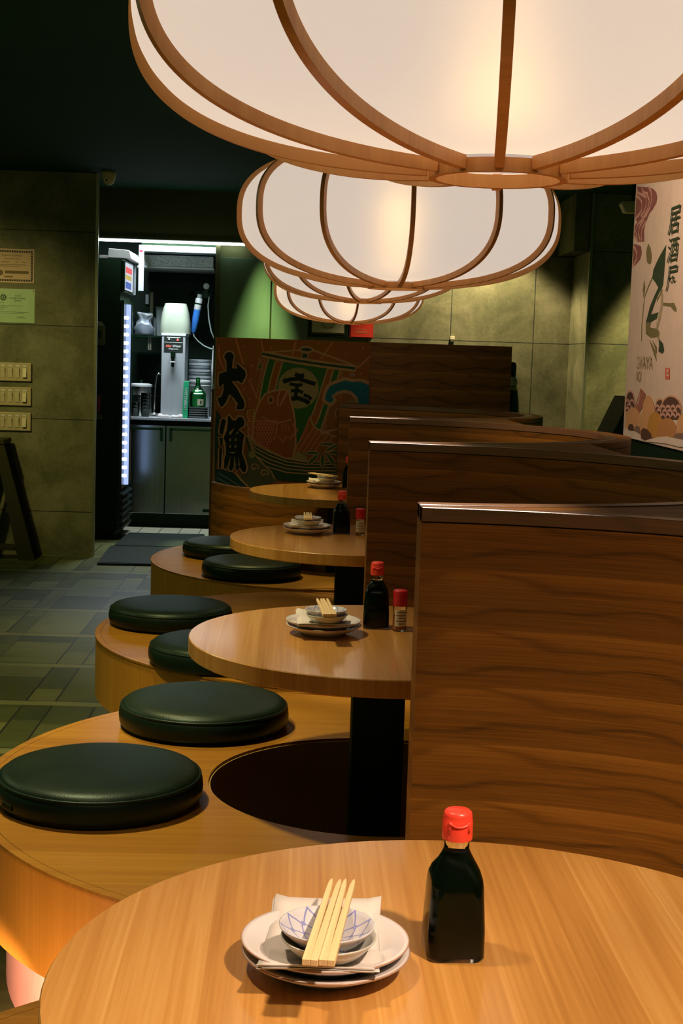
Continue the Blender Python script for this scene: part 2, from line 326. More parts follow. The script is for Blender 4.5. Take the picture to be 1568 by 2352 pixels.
# ------------------------------------------------------------------ mesh helpers
def tag(o, label=None, cat=None, group=None, kind=None):
    if label: o['label'] = label
    if cat: o['category'] = cat
    if group: o['group'] = group
    if kind: o['kind'] = kind
    return o
def thing(name, label, cat, loc=(0, 0, 0), rz=0.0, group=None):
    o = bpy.data.objects.new(name, None); C.objects.link(o); o.empty_display_size = 0.05
    o.location = loc; o.rotation_euler = (0, 0, rz)
    return tag(o, label, cat, group)
def kids(o): return [c for c in bpy.data.objects if c.parent == o]
def copy_tree(o, parent=None):
    c = o.copy(); C.objects.link(c)
    if parent: c.parent = parent
    for ch in kids(o): copy_tree(ch, c)
    return c
class G:
    """collects vertices and faces of one part"""
    def __init__(s): s.v = []; s.f = []; s.m = []
    def add(s, v, f, m=0, T=None):
        k = len(s.v)
        s.v += [tuple(T @ Vector(p)) if T else tuple(p) for p in v]
        s.f += [tuple(i + k for i in q) for q in f]; s.m += [m] * len(f)
        return s
    def box(s, x0, x1, y0, y1, z0, z1, m=0, T=None):
        v = [(x, y, z) for z in (z0, z1) for x, y in ((x0, y0), (x1, y0), (x1, y1), (x0, y1))]
        return s.add(v, [(3, 2, 1, 0), (4, 5, 6, 7), (0, 1, 5, 4), (1, 2, 6, 5), (2, 3, 7, 6), (3, 0, 4, 7)], m, T)
    def prism(s, poly, z0, z1, m=0, mtop=None, T=None):
        n = len(poly); a = sum(poly[i][0] * poly[(i + 1) % n][1] - poly[(i + 1) % n][0] * poly[i][1] for i in range(n))
        if a < 0: poly = poly[::-1]
        v = [(x, y, z0) for x, y in poly] + [(x, y, z1) for x, y in poly]
        s.add(v, [(i, (i + 1) % n, n + (i + 1) % n, n + i) for i in range(n)], m, T); k = len(s.v) - 2 * n
        s.f += [tuple(k + i for i in range(n - 1, -1, -1)), tuple(k + n + i for i in range(n))]; s.m += [m, m if mtop is None else mtop]
        return s
    def lathe(s, prof, n=32, m=0, T=None, close=False):
        v = []; f = []; rings = []
        for r, z in prof:
            if r < 1e-6: rings.append([len(v)]); v.append((0, 0, z))
            else:
                rings.append([len(v) + i for i in range(n)]); v += [(r * cos(2 * pi * i / n), r * sin(2 * pi * i / n), z) for i in range(n)]
        prs = list(zip(rings, rings[1:])) + ([(rings[-1], rings[0])] if close else [])
        for a, b in prs:
            for i in range(n):
                j = (i + 1) % n
                if len(a) == 1 and len(b) == 1: continue
                if len(a) == 1: f.append((a[0], b[j], b[i]))
                elif len(b) == 1: f.append((a[i], a[j], b[0]))
                else: f.append((a[i], a[j], b[j], b[i]))
        return s.add(v, f, m, T)
    def tube(s, pts, r, n=10, m=0, T=None, cap=True):
        pts = [Vector(p) for p in pts]; v = []; f = []
        for i, p in enumerate(pts):
            d = (pts[min(i + 1, len(pts) - 1)] - pts[max(i - 1, 0)]).normalized()
            a = d.cross(Vector((0, 0, 1)))
            if a.length < 1e-3: a = d.cross(Vector((1, 0, 0)))
            a.normalize(); b = a.cross(d); rr = r[i] if isinstance(r, (list, tuple)) else r
            v += [tuple(p + (a * cos(2 * pi * k / n) + b * sin(2 * pi * k / n)) * rr) for k in range(n)]
        for i in range(len(pts) - 1):
            for k in range(n):
                f.append((i * n + k, i * n + (k + 1) % n, (i + 1) * n + (k + 1) % n, (i + 1) * n + k))
        if cap: f += [tuple(range(n - 1, -1, -1)), tuple((len(pts) - 1) * n + k for k in range(n))]
        return s.add(v, f, m, T)
    def loft(s, rings, m=0, T=None, cap=True):
        n = len(rings[0]); v = [p for r in rings for p in r]; f = []
        for i in range(len(rings) - 1):
            for k in range(n): f.append((i * n + k, i * n + (k + 1) % n, (i + 1) * n + (k + 1) % n, (i + 1) * n + k))
        if cap: f += [tuple(range(n - 1, -1, -1)), tuple((len(rings) - 1) * n + k for k in range(n))]
        return s.add(v, f, m, T)
    def o(s, name, mats, parent=None, smooth=None, bevel=0.0, seg=2, uvf=None, label=None):
        me = bpy.data.meshes.new(name); me.from_pydata(s.v, [], s.f)
        mats = mats if isinstance(mats, (list, tuple)) else [mats]
        for mm in mats: me.materials.append(M[mm] if isinstance(mm, str) else mm)
        if len(mats) > 1: me.polygons.foreach_set('material_index', s.m)
        bm = bmesh.new(); bm.from_mesh(me); bmesh.ops.recalc_face_normals(bm, faces=bm.faces); bm.to_mesh(me); bm.free()
        if uvf:
            uv = me.uv_layers.new(name='UVMap')
            for p in me.polygons:
                for li in p.loop_indices: uv.data[li].uv = uvf(me.vertices[me.loops[li].vertex_index].co, p.normal)
        ob = bpy.data.objects.new(name, me); C.objects.link(ob)
        if parent: ob.parent = parent
        if bevel:
            b = ob.modifiers.new('bevel', 'BEVEL'); b.width = bevel; b.segments = seg; b.limit_method = 'ANGLE'; b.angle_limit = R(40); b.harden_normals = False
        if smooth:
            me.polygons.foreach_set('use_smooth', [True] * len(me.polygons))
            if smooth != True:
                try: me.set_sharp_from_angle(angle=R(smooth))
                except Exception: pass
        if label: ob['label'] = label
        me.update(); return ob
def boxuv(co, no):
    if abs(no.z) > 0.6: return (co.x, co.y)
    if abs(no.x) > abs(no.y): return (co.y + 0.37, co.z)
    return (co.x, co.z)
def struct(g, name, mats, **kw):
    return tag(g.o(name, mats, **kw), kind='structure')
def text_mesh(txt, size, extrude=0.0006, offset=0.0, space=1.0, shear=0.0):
    cu = bpy.data.curves.new('writing', 'FONT'); cu.body = txt; cu.size = size; cu.extrude = extrude; cu.offset = offset
    cu.align_x = 'CENTER'; cu.align_y = 'CENTER'; cu.space_character = space; cu.shear = shear; cu.resolution_u = 3
    ob = bpy.data.objects.new('writing', cu); C.objects.link(ob)
    dg = bpy.context.evaluated_depsgraph_get(); me = bpy.data.meshes.new_from_object(ob.evaluated_get(dg))
    v = [tuple(p.co) for p in me.vertices]; f = [tuple(p.vertices) for p in me.polygons]
    bpy.data.objects.remove(ob); bpy.data.curves.remove(cu); bpy.data.meshes.remove(me)
    return v, f
def fit_text(g, txt, w, h, T, m=0, offset=0.0, shear=0.0, ext=0.0006):
    """text scaled to w x h, laid in the local xy plane of T"""
    v, f = text_mesh(txt, 1.0, 0.0, offset, shear=shear)
    x0 = min(p[0] for p in v); x1 = max(p[0] for p in v); y0 = min(p[1] for p in v); y1 = max(p[1] for p in v)
    v = [((p[0] - (x0 + x1) / 2) * w / (x1 - x0), (p[1] - (y0 + y1) / 2) * h / (y1 - y0), ext) for p in v]
    g.add(v, f, m, T)
def wallT(x, y, z): return Matrix.Translation((x, y, z)) @ Matrix.Rotation(pi / 2, 4, 'X')     # local xy -> world xz, facing -Y

# ------------------------------------------------------------------ room shell
CZ = 2.46
struct(G().box(-5, 4, -1.5, 10.45, -0.1, 0), 'floor', 'floor')
struct(G().box(-2.0, -0.1, 10.45, 12.4, -0.1, 0.004), 'floor_kitchen', 'kfloor')
struct(G().box(-5, 4, -1.5, 12.4, CZ, CZ + 0.1), 'ceiling', 'ceiling')
struct(G().box(-5, -1.352, 9.28, 9.40, 0, CZ), 'wall_left', 'concrete_left')
struct(G().box(-2.1, -2.0, 9.40, 11.85, 0, CZ), 'wall_light_stop', 'kitchen_wall')  # unseen wall added to keep stray light out of the side gap
struct(G().box(-1.352, -1.335, 9.272, 9.30, 0, CZ), 'trim_1', 'trim_metal')
g = G().box(-1.999, 0.02, 10.02, 10.14, 2.105, CZ)
struct(g, 'wall_header', 'dark_wall')
g = G().box(-0.632, -0.600, 10.02, 10.14, 0, 2.105)
struct(g, 'trim_2', 'dark_wall')
struct(G().box(0.02, 1.85, 10.0, 10.2, 0, CZ), 'wall_back', 'concrete_back')
struct(G().box(1.85, 4.0, 9.4, 10.2, 0, CZ), 'wall_pier', 'concrete_pier')
struct(G().box(1.845, 1.862, 9.385, 9.41, 0, CZ), 'trim_3', 'trim_metal')
struct(G().box(1.742, 1.845, 9.41, 10.0, 2.09, CZ), 'trim_4', 'concrete_pier')
struct(G().box(0.02, 1.742, 9.99, 10.0, 2.095, CZ), 'wall_unlit_band', 'dark_wall')  # dark sheet painting the unlit upper part of the tiled back wall
struct(G().box(-0.60, 0.02, 10.06, 10.2, 0, 2.105), 'wall_green', 'dark_wall')
# kitchen recess
struct(G().box(-2.0, -0.1, 11.75, 11.85, 0, CZ), 'wall_kitchen_back', 'kitchen_wall')
struct(G().box(-0.630, -0.56, 10.2, 11.75, 0, CZ), 'wall_kitchen_right', 'kitchen_wall')
# right-hand wall, its end faces the back of the room
struct(G().box(1.31, 1.50, -1.5, 5.74, 0, CZ), 'wall_right', 'black')
g = thing('green_wall_panel', 'glossy green lacquered double panel beside the kitchen opening, under the lanterns', 'wall panel', (0, 0, 0))
G().box(-0.632, -0.246, 10.03, 10.06, 0.0, 2.012).o('panel_leaf', 'green_panel', g, bevel=0.002)
G().box(-0.236, 0.02, 10.03, 10.06, 0.0, 2.012).o('panel_leaf', 'green_panel', g, bevel=0.002)
# spot housings in the ceiling, for the added spots too
for i, (p, e, a, col, bl, lb) in enumerate(SPOTS):
    t = thing('ceiling_downlight', lb, 'ceiling light', (p[0], p[1], CZ), group='recessed ceiling spots')
    G().lathe([(0.036, -0.012), (0.050, -0.012), (0.052, -0.002), (0.036, -0.002)], 24, close=True).o('trim_ring', 'black', t, True)

# ------------------------------------------------------------------ booths
YB = [1.345 + 1.7525 * k for k in range(4)]
BX = 0.185
TL = ['round oak table nearest the camera, cut by the bottom edge of the photo', 'second round oak table, meeting the end of the big front divider', 'third round oak table from the camera, black stools to its left', 'farthest round oak table, in front of the painted screen']
def make_table():
    t = thing('round_table', TL[0], 'table', (BX, YB[0], 0), group='round tables of the booths')
    G().lathe([(0, 0.683), (0.417, 0.683), (0.42, 0.686), (0.42, 0.718), (0.4185, 0.72), (0, 0.72)], 96).o('tabletop', 'table', t, 30)
    G().box(-0.057, 0.057, -0.057, 0.057, 0.012, 0.683).o('post', 'black', t, bevel=0.003, label='square black post')
    G().box(-0.22, 0.22, -0.22, 0.22, 0.0, 0.012).o('base_plate', 'black', t, bevel=0.003)
    return t
tabs = [make_table()]
for k in range(1, 4):
    c = copy_tree(tabs[0]); c.location = (BX, YB[k], 0); c['label'] = TL[k]; tabs.append(c)

BL = ['curved oak bench ring of the nearest booth, barely visible at the bottom left corner', 'curved oak bench ring of the second booth, carrying the largest black stool pads', 'curved oak bench ring of the third booth, with a pale rim beside the tiled aisle', 'curved oak bench ring of the farthest booth, below the third table']
def ro(th, big, small):
    # th measured from +x; left half is full radius, right half sits inside the divider walls
    c = -cos(th); t = min(1.0, max(0.0, (c - 0.02) / 0.22)); t = t * t * (3 - 2 * t)
    return small + (big - small) * t
def ring(big, small, rin, z0, z1, n=120):
    g = G(); v = []; f = []
    for i in range(n):
        th = 2 * pi * i / n; a = ro(th, big, small)
        v += [(a * cos(th), a * sin(th), z0), (a * cos(th), a * sin(th), z1), (rin * cos(th), rin * sin(th), z1), (rin * cos(th), rin * sin(th), z0)]
    for i in range(n):
        j = (i + 1) % n
        for k in range(4): f.append((4 * i + k, 4 * j + k, 4 * j + (k + 1) % 4, 4 * i + (k + 1) % 4))
    return g.add(v, f)
def make_bench():
    t = thing('bench', BL[0], 'bench', (BX, YB[0] - 0.034, 0), group='curved bench rings of the booths')
    ring(0.848, 0.795, 0.370, 0.384, 0.3905).o('seat_top', 'bench', t, 30)
    ring(0.868, 0.812, 0.849, 0.384, 0.3905).o('edge_band', 'bench', t, 30)
    ring(0.866, 0.810, 0.372, 0.190, 0.384).o('drum', 'bench_face', t, 30)
    ring(0.800, 0.790, 0.372, 0.000, 0.190).o('plinth', 'salmon', t, 30, label='salmon recessed plinth')
    ring(0.372, 0.372, 0.366, 0.0, 0.384).o('footwell_lining', 'pit', t, 30, label='dark brown footwell lining')
    return t
b0 = make_bench()
for k in range(1, 4):
    c = copy_tree(b0); c.location = (BX, YB[k] + 0.008, 0); c['label'] = BL[k]

PX = 0.190; RI = 0.835; RO = 0.9175
PL = ['tall walnut booth divider nearest the camera, filling the right side of the photo', 'second walnut booth divider from the camera, just behind the nearest one', 'third walnut booth divider from the camera, with a bright top edge', 'farthest curved walnut booth divider, against the painted screen']
def arc(cx, cy, r, a0, a1, n): return [(cx + r * cos(a0 + (a1 - a0) * i / n), cy + r * sin(a0 + (a1 - a0) * i / n)) for i in range(n + 1)]
def divider_poly(k):
    ca = YB[k] + 0.02; cb = ca + 1.7525; N = 40
    near = arc(PX, ca, RI, pi / 2, 0, N)                    # inner face of the nearer booth
    a_out = arc(PX, ca, RO, 0, R(43), 24)
    if k == 3:
        return near + arc(PX, ca, RO, 0, pi / 2, N)
    b_out = arc(PX, cb, RO, -R(43), 0, 24); far = arc(PX, cb, RI, 0, -pi / 2, N)
    return near + a_out + b_out + far
def inset(poly, d):
    n = len(poly); out = []
    a = sum(poly[i][0] * poly[(i + 1) % n][1] - poly[(i + 1) % n][0] * poly[i][1] for i in range(n)); s = 1 if a > 0 else -1
    for i in range(n):
        p0, p1, p2 = Vector(poly[i - 1]), Vector(poly[i]), Vector(poly[(i + 1) % n])
        e1 = (p1 - p0).normalized(); e2 = (p2 - p1).normalized()
        n1 = Vector((-e1.y, e1.x)); n2 = Vector((-e2.y, e2.x)); b = (n1 + n2)
        b = b.normalized() if b.length > 1e-4 else n1
        q = p1 + b * (s * d / max(0.4, b.dot(n1))); out.append((q.x, q.y))
    return out
def side_uv(poly, shift):
    n = len(poly); acc = [0.0]
    for i in range(1, n): acc.append(acc[-1] + (Vector(poly[i]) - Vector(poly[i - 1])).length)
    key = {}
    for i, p in enumerate(poly): key[(round(p[0], 4), round(p[1], 4))] = acc[i]
    def f(co, no):
        if abs(no.z) > 0.6: return (co.x + shift, co.y)
        return (key.get((round(co.x, 4), round(co.y, 4)), co.x) + shift, co.z + shift * 0.21)
    return f
for k in range(4):
    t = thing('booth_divider', PL[k], 'booth divider', (0, 0, 0), group='curved walnut dividers between the booths')
    P = divider_poly(k); Pi = inset(P, 0.004)
    G().prism(P, 0.0, 1.0790).o('panel', 'walnut', t, uvf=side_uv(P, 0.31 * k))
    G().prism(Pi, 1.0790, 1.0815).o('shadow_gap', 'black', t)
    G().prism(P, 1.0815, 1.1015).o('top_panel', 'walnut', t, uvf=side_uv(P, 0.31 * k + 0.1))
    ca = YB[k] + 0.02; cb = ca + 1.7525; TW = 0.036
    Q = arc(PX, ca, RI - 0.0006, pi / 2, 0, 40) + arc(PX, ca, RI + TW, 0, pi / 2, 40)
    G().prism(Q, 1.0812, 1.1035).o('top_edge', 'walnut_top', t, bevel=0.0012, seg=1, uvf=side_uv(Q, 0.31 * k + 0.1))
    if k < 3:
        Q = arc(PX, cb, RI + TW, -pi / 2, 0, 40) + arc(PX, cb, RI - 0.0006, 0, -pi / 2, 40)
        G().prism(Q, 1.0812, 1.1035).o('top_edge', 'walnut_top', t, bevel=0.0012, seg=1, uvf=side_uv(Q, 0.31 * k + 0.4))

# seat pads: (x, y)
PADS = [((-0.402, 2.935), 'black round seat pad nearest the camera, cut by the left edge of the photo'), ((-0.228, 3.565), 'black round seat pad second from the camera, in the middle of the near bench'),
        ((-0.236, 4.32), 'black round seat pad half hidden under the left of the second table'), ((-0.440, 4.94), 'black round seat pad left of the second table, on the pale bench rim'),
        ((-0.199, 6.09), 'black round seat pad in front of the left edge of the third table'), ((-0.333, 6.71), 'farthest black round seat pad, nearest the kitchen opening')]
pad = thing('seat_cushion', PADS[0][1], 'seat pad', (0, 0, 0), group='black stool pads on the benches')
prof = [(0, 0.002), (0.190, 0.0), (0.206, 0.004), (0.2135, 0.016), (0.2155, 0.032), (0.2140, 0.046), (0.2105, 0.054), (0.2085, 0.056), (0.207, 0.0605), (0.200, 0.0672), (0.186, 0.0715), (0.16, 0.0748), (0.11, 0.0770), (0.05, 0.0780), (0, 0.0782)]
G().lathe(prof, 72).o('cushion', 'leather', pad, True)
G().lathe([(0.2085 + 0.0036 * cos(a), 0.0562 + 0.0036 * sin(a)) for a in [2 * pi * i / 8 for i in range(8)]], 72, close=True).o('piping', 'leather', pad, True)
G().box(-0.02, 0.02, -0.2165, -0.2130, 0.018, 0.030).o('zip_tab', 'black', pad, bevel=0.001)
for i, ((x, y), lb) in enumerate(PADS):
    c = pad if i == 0 else copy_tree(pad)
    c.location = (x, y, 0.3905); c.rotation_euler = (0, 0, [-0.9, 1.9, 0.5, 2.6, 3.4, 2.2][i]); c['label'] = lb

# ------------------------------------------------------------------ paper lanterns
LZ = [(0.173, 1.33, 1.495, -6.9, 'largest round paper lantern with cedar ribs, nearest the camera at the top'), (0.195, 3.09, 1.482, 0.7, 'second round paper lantern, complete in view below the largest one'),
      (0.191, 4.84, 1.520, -12.4, 'third round paper lantern, half hidden below the second one'), (0.200, 6.60, 1.494, 5, 'farthest and smallest round paper lantern, lowest in the row')]
def lprof(r, h=0.15, a=0.340, p=2.4): return h * (1 - min(1.0, (r / a)) ** p) ** (1 / p)
def make_lantern():
    t = thing('paper_lantern', LZ[0][4], 'lantern', (0, 0, 0), group='paper lanterns in a row over the tables')
    zc = 0.15
    ths = [i / 40 * pi / 2 for i in range(41)]
    half = []
    for th in ths:
        r = 0.336 * cos(th) ** (2 / 2.6) if th < pi / 2 else 0.0
        z = 0.136 * sin(th) ** (2 / 2.6)
        if r >= 0.062: half.append((r, z))
    low = [(r, zc - z) for r, z in half[::-1]]; up = [(r, zc + z) for r, z in half[1:]]
    G().lathe(low + up, 80).o('shade', 'shade', t, True)
    # cedar ribs follow the shade
    pr = []
    for th in ths:
        r = 0.337 * cos(th) ** (2 / 2.6) if th < pi / 2 else 0.0
        z = 0.138 * sin(th) ** (2 / 2.6)
        if r >= 0.0585: pr.append((r, z))
    path = [(r, zc - z) for r, z in pr[::-1]] + [(r, zc + z) for r, z in pr[1:]]
    hw = 0.0044; d0 = -0.0015; d1 = 0.0100
    for i in range(12):
        rings_ = []
        for j, (r, z) in enumerate(path):
            a = path[max(j - 1, 0)]; b = path[min(j + 1, len(path) - 1)]
            tx, tz = b[0] - a[0], b[1] - a[1]; L = sqrt(tx * tx + tz * tz); nx, nz = tz / L, -tx / L
            if nx * 1.0 + nz * (z - zc) / max(abs(z - zc), 1e-6) < 0: nx, nz = -nx, -nz
            rings_.append([(r + nx * d, s * hw, z + nz * d) for d, s in ((d0, -1), (d1, -1), (d1, 1), (d0, 1))])
        G().loft(rings_, T=Matrix.Rotation(2 * pi * i / 12, 4, 'Z')).o('rib', 'rib', t, 50)
    G().lathe([(0.0565, 0.0), (0.0635, 0.0), (0.0635, 0.0125), (0.0565, 0.0125)], 64, close=True).o('lower_ring', 'rib', t, 40)
    G().lathe([(0.056, 0.281), (0.063, 0.281), (0.063, 0.300), (0.056, 0.300)], 48, close=True).o('upper_ring', 'rib', t, 40)
    G().box(-0.056, 0.056, -0.006, 0.006, 0.284, 0.296).o('cross_bar', 'rib', t)
    b = G().lathe([(0, 0.125), (0.016, 0.128), (0.026, 0.138), (0.030, 0.152), (0.027, 0.166), (0.016, 0.182), (0.013, 0.192), (0, 0.192)], 24).o('bulb', 'bulb', t, True)
    G().lathe([(0, 0.192), (0.016, 0.192), (0.016, 0.284), (0, 0.284)], 20).o('lamp_socket', 'white', t, 40)
    return t
lan = make_lantern()
for i, (x, y, z, rz, lb) in enumerate(LZ):
    c = lan if i == 0 else copy_tree(lan)
    c.location = (x, y, z); c.rotation_euler = (0, 0, R(-90 + rz)); c['label'] = lb
    h = CZ - z
    G().tube([(0, 0, 0.297), (0, 0, h - 0.022)], 0.003, 8).o('cord', 'black', c)
    G().lathe([(0, h - 0.026), (0.045, h - 0.026), (0.05, h - 0.018), (0.05, h), (0, h)], 24).o('ceiling_rose', 'black', c, 40)

# ------------------------------------------------------------------ table settings
def mk_bowl_mat():
    t = NT('net_pattern_porcelain'); x, y, z = t.sep(t.coord('Object'))
    r = t.math('SQRT', t.math('ADD', t.math('MULTIPLY', x, x), t.math('MULTIPLY', y, y))); a = t.math('ARCTAN2', y, x)
    lines = None
    for j, (r0, amp, n) in enumerate(((0.0385, 0.0060, 11.0), (0.0300, 0.0055, 11.0), (0.0220, 0.0045, 11.0), (0.0145, 0.004, 11.0))):
        u = t.math('MULTIPLY_ADD', a, n / (2 * pi), 10.0 + 0.5 * (j % 2)); tri = t.math('ABSOLUTE', t.math('SUBTRACT', t.math('FRACT', u), 0.5))
        rr = t.math('MULTIPLY_ADD', tri, 4 * amp, r0 - amp)
        d = t.math('LESS_THAN', t.math('ABSOLUTE', t.math('SUBTRACT', r, rr)), 0.0011)
        lines = d if lines is None else t.math('MAXIMUM', lines, d)
    top = t.math('GREATER_THAN', z, 0.0068)
    lines = t.math('MULTIPLY', lines, top)
    n = t.noise(t.coord('Object'), 40.0, 2)
    t.base(t.mix(t.math('MULTIPLY', lines, 0.85), t.ramp(n, [(0.3, (0.50, 0.49, 0.54)), (0.7, (0.56, 0.54, 0.58))]), (0.16, 0.18, 0.48)))
    return t.set(0.15, 0, 0.6)
M['bowl'] = mk_bowl_mat()
def make_plate(label):
    t = thing('plate', label, 'plate', (0, 0, 0))
    prof = [(0, 0.004), (0.044, 0.004), (0.046, 0.0), (0.049, 0.0), (0.051, 0.004), (0.068, 0.011), (0.080, 0.0175), (0.0832, 0.0195), (0.0838, 0.0208), (0.0828, 0.0222), (0.079, 0.0212), (0.064, 0.0165), (0.054, 0.0105), (0.046, 0.0085), (0, 0.008)]
    G().lathe(prof, 64).o('dish', 'china', t, True)
    G().lathe([(0.0836 + 0.0009 * cos(a), 0.0211 + 0.0009 * sin(a)) for a in [2 * pi * i / 8 for i in range(8)]], 64, close=True).o('rim_line', 'china_rim', t, True, label='thin brown glazed rim')
    return t
def make_bowl(label, mat):
    t = thing('sauce_dish', label, 'small dish', (0, 0, 0))
    prof = [(0, 0.003), (0.018, 0.003), (0.019, 0.0), (0.0215, 0.0), (0.0225, 0.003), (0.034, 0.010), (0.043, 0.0195), (0.0462, 0.0238), (0.0464, 0.0250), (0.0452, 0.0254), (0.042, 0.0215), (0.033, 0.0130), (0.022, 0.0075), (0, 0.0062)]
    G().lathe(prof, 48).o('dish', mat, t, True)
    return t
def make_napkin(label):
    t = thing('napkin', label, 'napkin', (0, 0, 0))
    # folded sheets: layers slightly offset, sagging into the plate between its rims
    def sheet(w0, w1, l0, l1, z, skew, lift):
        n = 14; v = []; f = []
        for i in range(n + 1):
            s = i / n; y = l0 + (l1 - l0) * s; sag = -0.0095 * sin(pi * s) ** 0.7 + lift * max(0.0, s - 0.8) * 5 * 0.004
            for j in range(9):
                q = j / 8; x = w0 + (w1 - w0) * q
                zz = z + sag + 0.0007 * sin(5 * q + 3 * s) + (0.003 * lift if j in (0, 8) and i > n - 2 else 0)
                v.append((x + skew * (s - 0.5), y, zz))
        for i in range(n):
            for j in range(8): f.append((i * 9 + j, i * 9 + j + 1, (i + 1) * 9 + j + 1, (i + 1) * 9 + j))
        return v, f
    g = G(); 
    for a in ((-0.057, 0.055, -0.082, 0.083, 0.0010, 0.010, 1), (-0.055, 0.057, -0.083, 0.080, 0.0024, 0.004, 0.6), (-0.056, 0.056, -0.081, 0.084, 0.0040, 0.012, 1), (-0.055, 0.055, -0.083, -0.045, 0.0058, 0.010, 0)):
        g.add(*sheet(*a))
    o = g.o('folded_sheet', 'paper', t, True); s = o.modifiers.new('thick', 'SOLIDIFY'); s.thickness = 0.0008
    return t
def make_sticks(label):
    t = thing('chopsticks', label, 'chopsticks', (0, 0, 0))
    for s in (-1, 1):
        rings_ = []
        for y, w, h, cx in ((0.0, 0.0072, 0.0062, 0.0037), (0.0015, 0.0074, 0.0064, 0.0037), (0.045, 0.0072, 0.0062, 0.0037), (0.120, 0.0064, 0.0056, 0.0038), (0.190, 0.0052, 0.0048, 0.0042), (0.203, 0.0036, 0.0036, 0.0044), (0.212, 0.0010, 0.0012, 0.0044)):
            rings_.append([(s * cx - w / 2, y, -h / 2), (s * cx + w / 2, y, -h / 2), (s * cx + w / 2, y, h / 2), (s * cx - w / 2, y, h / 2)])
        G().loft(rings_).o('stick', 'bamboo', t, bevel=0.0005, seg=1)
    return t
def rrect(w, d, r, z, n=5):
    pts = []
    r = min(r, w / 2 - 1e-4, d / 2 - 1e-4)
    for cx, cy, a0 in ((w / 2 - r, d / 2 - r, 0), (-w / 2 + r, d / 2 - r, pi / 2), (-w / 2 + r, -d / 2 + r, pi), (w / 2 - r, -d / 2 + r, 1.5 * pi)):
        for i in range(n + 1):
            a = a0 + pi / 2 * i / n; pts.append((cx + r * cos(a), cy + r * sin(a), z))
    return pts
def make_soy(label):
    t = thing('soy_sauce_bottle', label, 'bottle', (0, 0, 0))
    out = [(0.0575, 0.0575, 0.012, 0.0), (0.0600, 0.0600, 0.012, 0.003), (0.0595, 0.0595, 0.012, 0.03), (0.0545, 0.0545, 0.012, 0.076), (0.0525, 0.0525, 0.013, 0.083), (0.0475, 0.0475, 0.016, 0.091), (0.037, 0.037, 0.0175, 0.100), (0.0285, 0.0285, 0.014, 0.108), (0.0258, 0.0258, 0.0128, 0.112), (0.0258, 0.0258, 0.0128, 0.128)]
    G().loft([rrect(*a, 6) for a in out]).o('glass_body', 'glass', t, 60)
    ins = [(0.0570, 0.0570, 0.0115, 0.0040), (0.0590, 0.0590, 0.0115, 0.006), (0.0585, 0.0585, 0.0115, 0.03), (0.0535, 0.0535, 0.0115, 0.076), (0.0515, 0.0515, 0.0125, 0.083), (0.0465, 0.0465, 0.0155, 0.091), (0.036, 0.036, 0.0170, 0.100), (0.0285, 0.0285, 0.0138, 0.1065)]
    G().loft([rrect(*a, 6) for a in ins]).o('soy_sauce', 'soy', t, 60, label='black soy sauce')
    cp = G().lathe([(0.0135, 0.1215), (0.0155, 0.1215), (0.0158, 0.124), (0.0156, 0.1415), (0.0150, 0.1425), (0.0150, 0.146), (0.0143, 0.1495), (0.012, 0.1515), (0, 0.152)], 40).o('cap', 'red_cap', t, 50, label='red flip cap')
    g = G()
    for a in (-0.65, 0.65): g.box(-0.0012, 0.0012, 0.0148, 0.0168, 0.131, 0.142, T=Matrix.Rotation(a - pi, 4, 'Z'))
    g.tube([(0.0162 * sin(a), -0.0162 * cos(a), 0.1405 - 0.003 * (1 - (a / 0.65) ** 2)) for a in [-0.65 + 0.13 * i for i in range(11)]], 0.0012, 6)
    g.o('thumb_lip', 'red_cap', cp, True)
    return t
def make_shaker(label):
    t = thing('spice_shaker', label, 'shaker', (0, 0, 0))
    G().lathe([(0, 0.0), (0.0145, 0.0), (0.0155, 0.002), (0.0155, 0.056), (0.0125, 0.060), (0.0125, 0.066), (0, 0.066)], 32).o('glass_jar', 'glass', t, 50)
    G().lathe([(0, 0.004), (0.0132, 0.004), (0.0132, 0.036), (0, 0.038)], 28).o('spice', 'spice', t, 50, label='orange-brown chilli powder')
    G().lathe([(0.0130, 0.0575), (0.0162, 0.0575), (0.0164, 0.060), (0.0164, 0.089), (0.0158, 0.0925), (0.0135, 0.094), (0, 0.0943)], 36).o('cap', 'dark_red_cap', t, 50, label='crimson screw cap')
    g = G(); n = 14; v = []; f = []
    for i in range(n + 1):
        a = -pi / 2 - 1.15 + 2.3 * i / n
        v += [(0.0158 * cos(a), 0.0158 * sin(a), 0.012), (0.0158 * cos(a), 0.0158 * sin(a), 0.050)]
    for i in range(n): f.append((2 * i, 2 * i + 2, 2 * i + 3, 2 * i + 1))
    lb = g.add(v, f).o('paper_label', 'label_pale', t, True)
    g = G()
    for z, a0, a1 in ((0.044, -0.8, 0.8), (0.037, -0.9, 0.5), (0.031, -0.7, 0.9), (0.024, -0.9, 0.9), (0.018, -0.6, 0.3)):
        v = []; f = []
        for i in range(9):
            a = -pi / 2 + a0 + (a1 - a0) * i / 8
            v += [(0.01595 * cos(a), 0.01595 * sin(a), z - 0.0011), (0.01595 * cos(a), 0.01595 * sin(a), z + 0.0011)]
        for i in range(8): f.append((2 * i, 2 * i + 2, 2 * i + 3, 2 * i + 1))
        g.add(v, f)
    g.o('label_print', 'print_brown', lb, True)
    return t
TZ = 0.7202
WHERE = ['on the nearest table', 'on the second table', 'on the third table', 'on the farthest table']
PC = [(0.038, 1.374), (0.060, 3.132), (0.028, 4.965), (0.112, 6.775)]     # plate centres
RZ = [0.0, 0.10, 0.04, 0.25]
proto = {}
def inst(kind, maker, label, loc, rz, group, *a):
    if kind not in proto: o = proto[kind] = maker(label, *a)
    else: o = copy_tree(proto[kind])
    o['label'] = label; o['group'] = group; o.location = loc; o.rotation_euler = (0, 0, rz); return o
